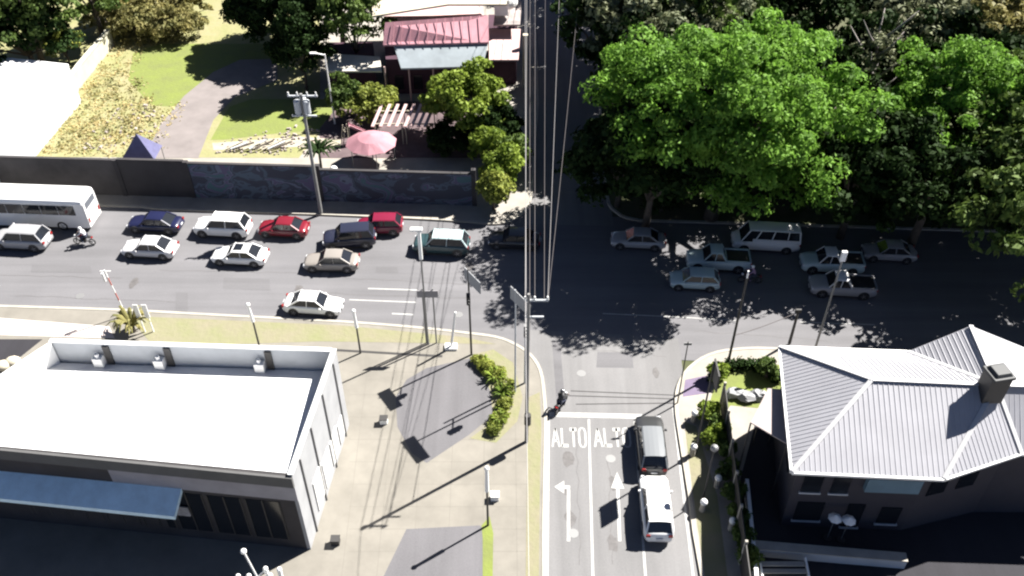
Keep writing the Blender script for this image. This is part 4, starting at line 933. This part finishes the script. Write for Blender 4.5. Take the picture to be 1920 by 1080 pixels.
def crown(rx, ry, rz, nclump, per, csz, leaf, m, flat=.35):
    d = rng.normal(0, 1, (nclump, 3)); d /= np.linalg.norm(d, axis=1)[:, None]; d[:, 2] = np.where(d[:, 2] < -flat, -d[:, 2] * .6, d[:, 2])
    rad = rng.uniform(.45, 1.0, nclump) ** .6; lump = 1 + .14 * np.sin(d[:, 0] * 5 + d[:, 1] * 4 + rng.uniform(0, 6)) + .08 * rng.normal(0, 1, nclump)
    c = d * (rad * lump)[:, None] * np.array([rx, ry, rz])
    cs = csz * rng.uniform(.6, 1.3, nclump); q = rng.normal(0, 1, (nclump, per, 3)); q /= np.linalg.norm(q, axis=2)[:, :, None]; q[:, :, 2] = np.where(q[:, :, 2] < -.2, -q[:, :, 2], q[:, :, 2])
    rr = rng.uniform(.55, 1.0, (nclump, per, 1)); pts = c[:, None, :] + q * rr * cs[:, None, None] * np.array([1, 1, .75])
    return cards_mesh('crown', pts.reshape(-1, 3), q.reshape(-1, 3), leaf, m), c
def tree(label, cx, cy, cz, rx, rz, m, nclump=110, per=70, csz=1.25, leaf=.30, name='tree', bark=None, group='trees', ry=None, cat='tree', z0=0.0, flat=.35):
    t = thing(name, label, cat, (cx, cy, z0), 0, group); me, c = crown(rx, ry or rx, rz, nclump, per, csz, leaf, m, flat); o = bpy.data.objects.new('crown', me); col.objects.link(o); o.parent = t; o.location = (0, 0, cz - z0)
    h = cz - z0; mb = MB(); r0 = max(.12, rx * .055); mb.tube([(0, 0, 0), (.1 * rx * .3, .05, h * .45), (0, 0, h * .8)], [r0 * 1.2, r0 * .85, r0 * .5], 8)
    for i in rng.choice(len(c), min(9, len(c)), False):
        p = Vector(c[i]) + Vector((0, 0, h)); mb.tube([(0, 0, h * .45), (p.x * .45, p.y * .45, h * .45 + (p.z - h * .45) * .6), (p.x * .9, p.y * .9, p.z)], [r0 * .5, r0 * .32, r0 * .12], 6)
    mb.build('trunk', bark or M_bark, t, smooth=True); return t
def tpx(x, y, z): p = P(x, y, z); return p.x, p.y, z
TG = 'trees on the far side of the road'
c = tpx(1372, 205, 11.2); tree('huge bright green spreading tree over the shaded road, right of centre', c[0], c[1] + .5, c[2] - .8, 10.4, 6.8, L_bright, 300, 200, 1.55, .21, group=TG, ry=9.4, flat=.75)
c = tpx(1815, 230, 9.5); tree('bright green round tree right of the huge one', c[0], c[1] + 2, c[2], 5.6, 4.9, L_bright, 140, 180, 1.3, .20, group=TG, flat=.75)
c = tpx(1900, 300, 9); tree('dark tree under the right edge, beyond the road', c[0] + 3, c[1] + 0, c[2], 7.5, 5.0, L_mid, 110, 80, 1.4, .28, group=TG)
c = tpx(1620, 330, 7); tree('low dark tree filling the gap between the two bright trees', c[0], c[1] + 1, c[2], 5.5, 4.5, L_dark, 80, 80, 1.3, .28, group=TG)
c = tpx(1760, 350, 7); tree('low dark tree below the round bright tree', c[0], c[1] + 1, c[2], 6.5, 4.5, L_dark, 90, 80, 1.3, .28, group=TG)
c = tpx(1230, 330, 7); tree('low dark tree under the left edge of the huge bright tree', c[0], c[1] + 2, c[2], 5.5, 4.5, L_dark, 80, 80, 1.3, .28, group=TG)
c = tpx(1960, 400, 9); tree('tall tree outside the right edge that shades the road', c[0] + 3, c[1] - 1, c[2], 8.5, 5.5, L_mid, 110, 80, 1.5, .3, group=TG)
tree('far tree standing outside the right edge of the picture', 58, 60, 10, 9, 6, L_mid, 100, 80, 1.6, .32, group=TG)
c = tpx(1225, 40, 10.5); tree('grey green tree at the top, above the left side of the huge bright tree', c[0], c[1], c[2], 7.0, 5, L_grey, 110, 70, 1.3, .30, group=TG)
c = tpx(1120, 80, 7); tree('dark tree leaning over the shaded street near the top', c[0] + 1, c[1], c[2] + 2, 5.0, 5, L_dark, 80, 70, 1.3, .30, group=TG)
c = tpx(1440, 10, 10); tree('dark green tree behind the crown of the huge bright tree', c[0], c[1] + 2, c[2], 7, 5, L_dark, 100, 70, 1.3, .30, group=TG)
c = tpx(1330, 20, 11); tree('mid green tree peeping over the huge bright tree at the top', c[0], c[1] + 1, c[2], 5.5, 4.5, L_mid, 90, 70, 1.3, .30, group=TG)
c = tpx(1560, 40, 9); tree('dark tree at the top between the bright trees', c[0], c[1] + 3, c[2], 6, 5, L_dark, 90, 70, 1.3, .30, group=TG)
c = tpx(1740, 70, 9); tree('grey green dusty tree at upper right, left of the yellow green one', c[0], c[1] + 2, c[2], 6.5, 5, L_grey, 110, 70, 1.3, .30, group=TG)
c = tpx(1895, 60, 10); tree('yellow green tree in the upper right corner', c[0], c[1], c[2], 5.0, 4.5, L_olive, 70, 70, 1.3, .30, group=TG)
c = tpx(1900, 160, 8); tree('dark tree below the yellow green one in the upper right', c[0], c[1] + 2, c[2], 5.5, 4.5, L_dark, 80, 70, 1.3, .30, group=TG)
for k, (x, y) in enumerate(((20, 122), (33, 120), (46, 122), (59, 118), (40, 100), (54, 100))):
    tree(['tree beyond the top edge, left of the wood', 'dark tree beyond the top edge, second of the wood', 'grey green tree beyond the top edge, third of the wood', 'tree beyond the top edge, right end of the wood', 'dark tree behind the round bright tree', 'dark tree behind the upper right corner tree'][k], x, y, 8, 7.5, 5.5, (L_mid, L_dark, L_grey, L_mid, L_dark, L_dark)[k], 80, 60, 1.6, .38, group=TG)
for k, (x, y, z, rr, lab) in enumerate(((1165, 300, 5, 4.2, 'dark tree at the street corner, below the grey green one'), (1225, 130, 8, 5.2, 'dark tree overhanging the shaded street behind the huge bright tree'), (1165, 20, 8, 4.0, 'dark tree over the shaded street at the top edge'), (1150, -60, 9, 6.5, 'dark tree over the far end of the shaded street, above the picture'), (1260, 230, 9, 4.6, 'dark tree inside the left flank of the huge bright tree'))):
    c = tpx(x, y, z); tree(lab, c[0], c[1], c[2], rr, rr * .85, L_mid if y == 20 else L_dark, 120, 110, 1.3, .26, group=TG)
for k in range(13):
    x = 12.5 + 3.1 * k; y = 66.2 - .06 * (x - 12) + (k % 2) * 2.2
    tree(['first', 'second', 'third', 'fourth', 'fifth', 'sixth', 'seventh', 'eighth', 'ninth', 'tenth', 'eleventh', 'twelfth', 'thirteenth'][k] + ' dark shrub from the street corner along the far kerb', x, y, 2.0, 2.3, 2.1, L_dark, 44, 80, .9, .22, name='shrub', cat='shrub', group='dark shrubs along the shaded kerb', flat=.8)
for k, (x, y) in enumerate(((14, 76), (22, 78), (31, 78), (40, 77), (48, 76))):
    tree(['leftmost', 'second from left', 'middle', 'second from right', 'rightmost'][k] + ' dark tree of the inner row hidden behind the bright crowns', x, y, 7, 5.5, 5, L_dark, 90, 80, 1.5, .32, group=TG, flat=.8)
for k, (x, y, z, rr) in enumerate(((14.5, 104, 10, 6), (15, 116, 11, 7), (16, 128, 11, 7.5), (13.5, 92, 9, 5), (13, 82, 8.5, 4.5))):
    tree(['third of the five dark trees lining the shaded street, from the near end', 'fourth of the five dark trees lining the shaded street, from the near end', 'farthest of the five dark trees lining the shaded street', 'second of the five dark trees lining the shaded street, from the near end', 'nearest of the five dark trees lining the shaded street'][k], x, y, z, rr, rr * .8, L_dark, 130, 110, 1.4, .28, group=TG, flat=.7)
for k, (x, y, z, rr) in enumerate(((46, 64, 11, 7), (54, 66, 11, 8), (64, 62, 11, 9))):
    tree(['mid green tree touching the right edge above the road', 'tree just outside the right edge, second one out', 'tree outside the right edge, farthest out'][k], x, y, z, rr, rr * .7, L_mid, 170, 110, 1.5, .28, group=TG, flat=.8)
# pale dead tree between
p = P(1634, 120, 9.5); 
t = thing('bare_tree', 'pale leafless grey tree between the two bright trees', 'tree', (p.x, p.y, 0), 0, TG); mb = MB(); mb.tube([(0, 0, 0), (.3, 0, 5), (0, 0, 9.5)], [.8, .6, .35], 8)
for k in range(14):
    a_ = k * 2.4; z = 5 + k * .5; mb.tube([(0.1, 0, z), (1.3 * math.cos(a_), 1.3 * math.sin(a_), z + 1.5), (2.6 * math.cos(a_), 2.4 * math.sin(a_), z + 3.2)], [.22, .12, .04], 5)
mb.build('trunk', M_paleb, t, smooth=True); me, _ = crown(2.2, 2.2, 3, 22, 40, 1.0, .2, L_grey); o = bpy.data.objects.new('crown', me); col.objects.link(o); o.parent = t; o.location = (0, 0, 10)
# north-west trees
NG = 'trees and shrubs of the far gardens'
c = tpx(510, 18, 4.5); tree('large very dark tree at the top, left of the pink house', c[0], c[1], c[2], 5.0, 5, L_dark, 190, 150, 1.3, .26, group=NG, name='dark_tree')
c = tpx(563, 95, 4.6); tree('narrow dark tree behind the lamp post left of the pink house', c[0], c[1], c[2], 2.7, 4.4, L_dark, 110, 120, 1.0, .22, group=NG, name='dark_tree')
c = tpx(660, 35, 7); tree('mid green tree touching the left end of the cream roof', c[0], c[1], c[2], 3.6, 3.8, L_mid, 60, 80, 1.1, .26, group=NG)
c = tpx(620, -10, 8); tree('dark tree behind the green one by the cream roof', c[0], c[1] + 3, c[2], 5, 4.5, L_dark, 80, 70, 1.2, .3, group=NG)
c = tpx(40, 20, 8); tree('dark green tree in the upper left corner', c[0] - 1, c[1] + 2, c[2], 6.5, 5, L_mid, 110, 80, 1.3, .3, group=NG)
c = tpx(140, 10, 6); tree('mid green tree second from the upper left corner', c[0], c[1] + 4, c[2], 5.0, 4, L_mid, 80, 80, 1.2, .3, group=NG)
c = tpx(40, 75, 5); tree('dark leafy tree behind the glaring white building', c[0] - 1, c[1] + 2, c[2], 5.5, 4, L_dark, 90, 80, 1.2, .28, group=NG)
c = tpx(118, 85, 2.5); tree('pale yellow green bush at the corner of the white building', c[0], c[1], c[2], 1.9, 2.2, L_yellow, 34, 80, .75, .2, name='bush', cat='bush', group=NG)
for k, (x, y, rr) in enumerate(((205, 25, 3.0), (250, 45, 2.6), (290, 20, 3.2), (330, 45, 2.6), (352, 15, 2.6), (235, 0, 3.4))):
    c = tpx(x, y, 1.8); tree(['olive bush at the top of the garden wall', 'olive bush in front of the row, above the left end of the lawn', 'wide olive bush in the middle of the row at the top', 'olive bush above the right part of the lawn', 'olive bush touching the very dark tree', 'olive bush farthest back at the top edge'][k], c[0], c[1], c[2], rr, 2.0, L_olive, 34, 70, .9, .24, name='bush', cat='bush', group=NG)
c = tpx(690, 195, 1.8); tree('yellow green bush left of the pergolas', c[0], c[1], c[2], 2.6, 1.9, L_yellow, 44, 80, .8, .2, name='bush', cat='bush', group=NG)
c = tpx(650, 178, 2.2); tree('mid green bush below the cream porch roof', c[0], c[1] - .5, c[2], 1.8, 2.4, L_mid, 34, 80, .8, .2, name='bush', cat='bush', group=NG)
c = tpx(880, 200, 4.2); tree('tall lime green vine covered tree in front of the pink house', c[0], c[1], c[2], 3.1, 4.0, L_lime, 90, 90, .95, .22, name='vine_tree', group=NG)
c = tpx(835, 195, 3.2); tree('shorter lime green tree left of the tall vine covered one', c[0], c[1] + .5, c[2], 2.0, 2.6, L_lime, 44, 90, .8, .2, name='vine_tree', group=NG)
for k, (x, y, rr, rz1) in enumerate(((915, 285, 1.6, 2.6), (945, 325, 1.7, 2.4), (925, 360, 1.1, 1.6), (965, 290, 1.2, 2.0))):
    c = tpx(x, y, 2.0); tree(['leafy bush on the corner, right below the vine trees', 'largest leafy bush on the street corner by the wires', 'lowest leafy bush at the end of the graffiti wall', 'leafy bush against the overhead wires'][k], c[0], c[1], c[2], rr, rz1, [L_lime, L_lime, L_yellow, L_mid][k], 40, 80, .75, .2, name='bush', cat='bush', group=NG)
c = tpx(930, 240, 2.5); tree('dark bush between the vine tree and the wires', c[0], c[1], c[2], 2.3, 2.5, L_dark, 50, 80, .8, .22, name='bush', cat='bush', group=NG)
c = tpx(850, 262, 1.4); tree('dark shaded bush below the vine trees', c[0], c[1], c[2], 2.6, 1.5, L_dark, 50, 80, .8, .22, name='bush', cat='bush', group=NG)

def frond_plant(name, label, base, n, length, hgt_, m, cat='palm', group=None, stem=0.0, wid=.16):
    t = thing(name, label, cat, base, 0, group)
    if stem: mb = MB(); mb.tube([(0, 0, 0), (.05, 0, stem)], [.14, .10], 8); mb.build('trunk', M_bark, t)
    mb = MB()
    for k in range(n):
        a_ = k * 2.399 + random.uniform(-.2, .2); L = length * random.uniform(.75, 1.1); up = hgt_ * random.uniform(.6, 1.15); pts = []
        for i in range(5):
            q = i / 4; pts.append(Vector((math.cos(a_) * L * q, math.sin(a_) * L * q, stem + up * math.sin(q * 2.4) * .9)))
        s_ = Vector((-math.sin(a_), math.cos(a_), 0)); v_ = []; f_ = []
        for i, p in enumerate(pts):
            ww = wid * (1 - abs(i / 4 - .4) * 1.3); v_ += [p - s_ * ww - Vector((0, 0, ww * .5)), p, p + s_ * ww - Vector((0, 0, ww * .5))]
        for i in range(4): f_ += [(3 * i, 3 * i + 1, 3 * i + 4, 3 * i + 3), (3 * i + 1, 3 * i + 2, 3 * i + 5, 3 * i + 4)]
        mb.add(v_, f_)
    mb.build('fronds', m, t, fix=False); return t
frond_plant('palm', 'spiky palm bush at the verge behind the white roof, left', P(252, 622, .12), 34, 1.6, 1.5, L_olive, stem=.5)
frond_plant('palm', 'dark green palm beside the transformer pole at the wall', P(606, 340, .13), 30, 1.9, 1.1, L_dark, stem=3.0)
for k, (x, y, s_, lab) in enumerate(((905, 680, .6, 'small grass clump at the tip of the asphalt bay'), (928, 712, .95, 'spiky green clump, largest beside the asphalt bay'), (942, 740, .8, 'spiky green clump below the largest one'), (936, 790, .75, 'lowest spiky green clump beside the asphalt bay'), (940, 768, .5, 'small spiky clump between the two lower ones'))):
    frond_plant('grass_clump', lab, P(x, y, .12), 26, 1.0 * s_, .9 * s_, L_lime, 'plant', 'spiky plants along the asphalt bay', wid=.07)
for k, (x, y, rr, lab) in enumerate(((1330, 775, .7, 'bright hedge bush at the top end of the fence'), (1338, 815, .7, 'bright hedge bush below the top one by the fence'), (1345, 700, .6, 'lime bush at the left end of the ringed lawn'), (1440, 694, .7, 'bush on the lawn ring touching the villa roof'))):
    c = tpx(x, y, .8); tree(lab, c[0], c[1], .8, rr, .8, L_lime if k < 3 else L_mid, 22, 60, .4, .13, name='bush', cat='bush', group='garden bushes of the villa', z0=.12)
for k, (x, y, rr) in enumerate(((898, 674, .40), (912, 686, .58), (930, 699, .66), (947, 724, .62), (946, 754, .38), (937, 781, .5), (927, 803, .42))):
    c = tpx(x, y, .5); tree(['tiny lime shrub at the sharp tip', 'lime shrub second from the tip', 'broad lime shrub third from the tip', 'lime shrub at the bend', 'small lime shrub just below the bend', 'lime shrub second from the lower end', 'small lime shrub at the lower end'][k] + ' of the planted edge of the asphalt bay', c[0], c[1], .30, rr, .36, L_yellow, 22, 50, .32, .10, name='shrub', cat='shrub', group='lime shrubs along the asphalt bay', flat=.1, z0=.12)
# ring hedge
p = P(1400, 715, .4); t = thing('ring_hedge', 'dark curved hedge on the small lawn beside the villa', 'hedge', (p.x, p.y, .12)); n = 2600; a_ = rng.uniform(.0, math.pi, n); rr = 2.2 + rng.normal(0, .22, n)
pts = np.stack([np.cos(a_) * rr, np.sin(a_) * rr * .75, rng.uniform(0, .8, n)], 1); o = bpy.data.objects.new('foliage', cards_mesh('foliage', pts, np.tile([0, 0, 1.0], (n, 1)), .12, L_dark)); col.objects.link(o); o.parent = t
for k, (x, y, lab) in enumerate(((1378, 738, 'left grey boulder inside the curved hedge'), (1400, 745, 'middle grey boulder inside the curved hedge'), (1422, 742, 'right grey boulder inside the curved hedge'))):
    p = P(x, y, .3); mb = MB(); mb.sphere((0, 0, .25), .62, 8, 6, (1.1, .8, .6)); o = mb.build('boulder', M_wallgrey); o.location = (p.x, p.y, .12); tag(o, lab, 'boulder', 'boulders by the villa lawn')
    for v in o.data.vertices: v.co += Vector([random.uniform(-.09, .09) for _ in range(3)])
for k in range(7):
    x, y = 1340 + 9 * k, 860 + 38 * (k % 7); p = P(x + 8, 800 + 42 * k, .7)
    tree(['shrub', 'second shrub', 'third shrub', 'fourth shrub', 'fifth shrub', 'sixth shrub', 'seventh shrub'][k] + ' from the top behind the dark metal fence', p.x, p.y, .8, .6, .7, L_mid, 18, 50, .4, .14, name='bush', cat='bush', group='shrubs behind the metal fence', z0=.12)
# ground cover: tufts on the dry slope, rubble
def scatter(poly_px, n, z):
    pts = []; xs_ = [p[0] for p in poly_px]; ys_ = [p[1] for p in poly_px]
    while len(pts) < n:
        x = rng.uniform(min(xs_), max(xs_)); y = rng.uniform(min(ys_), max(ys_)); ins = False; j = len(poly_px) - 1
        for i in range(len(poly_px)):
            if (poly_px[i][1] > y) != (poly_px[j][1] > y) and x < (poly_px[j][0] - poly_px[i][0]) * (y - poly_px[i][1]) / (poly_px[j][1] - poly_px[i][1]) + poly_px[i][0]: ins = not ins
            j = i
        if ins: p = P(x, y, z); pts.append(p)
    return pts
def cover(name, poly_px, n, sz, hgt1, m):
    P_ = scatter(poly_px, n, .15); c = np.array([[p.x, p.y, p.z] for p in P_]); c = np.repeat(c, 9, 0); c += rng.normal(0, 1, c.shape) * np.array([sz, sz, 0]); c[:, 2] += np.abs(rng.normal(0, hgt1, len(c)))
    nr = np.tile([0, 0, .6], (len(c), 1)); o = bpy.data.objects.new(name, cards_mesh(name, c, nr, .16, m)); col.objects.link(o); tag(o, kind='stuff')
cover('dry_grass_tufts', [(20, 288), (205, 70), (300, 72), (250, 130), (290, 200), (345, 190), (285, 290)], 420, .45, .05, leaf_mat('leaf_straw', (.42, .41, .21), .3, .4))
cover('scrub', [(100, 285), (190, 110), (260, 150), (300, 210), (270, 280)], 70, .35, .2, L_olive)
cover('scrub', [(190, 90), (370, 78), (370, 40), (200, 40)], 240, .4, .4, L_olive)
mb = MB()
for p in scatter([(140, 280), (230, 190), (310, 200), (300, 290)], 90, .15) + scatter([(400, 290), (420, 262), (560, 236), (640, 250), (640, 292)], 150, .15):
    r_ = random.uniform(.08, .24); mb.box((p.x, p.y, .15 + r_ * .3), (r_ * random.uniform(.8, 2.5), r_, r_ * .7), random.uniform(0, 3), .7)
tag(mb.build('rubble', mat('rubble_pale', (.30, .26, .24), .9, .3, 1.5)), kind='stuff')
p = P(470, 268, .8); t = thing('log_pile', 'pale heap of boards and debris at the edge of the far lawn', 'debris', (p.x, p.y, .14))
for k in range(9): mb = MB(); a_ = random.uniform(-.5, .5); mb.bar((-2.5 + k * .6, -.5, .2 + .1 * (k % 3)), (-1 + k * .6, .6 + a_, .5), .2, .1); mb.build('board', [M_cream, M_parapet, M_bark][k % 3], t)
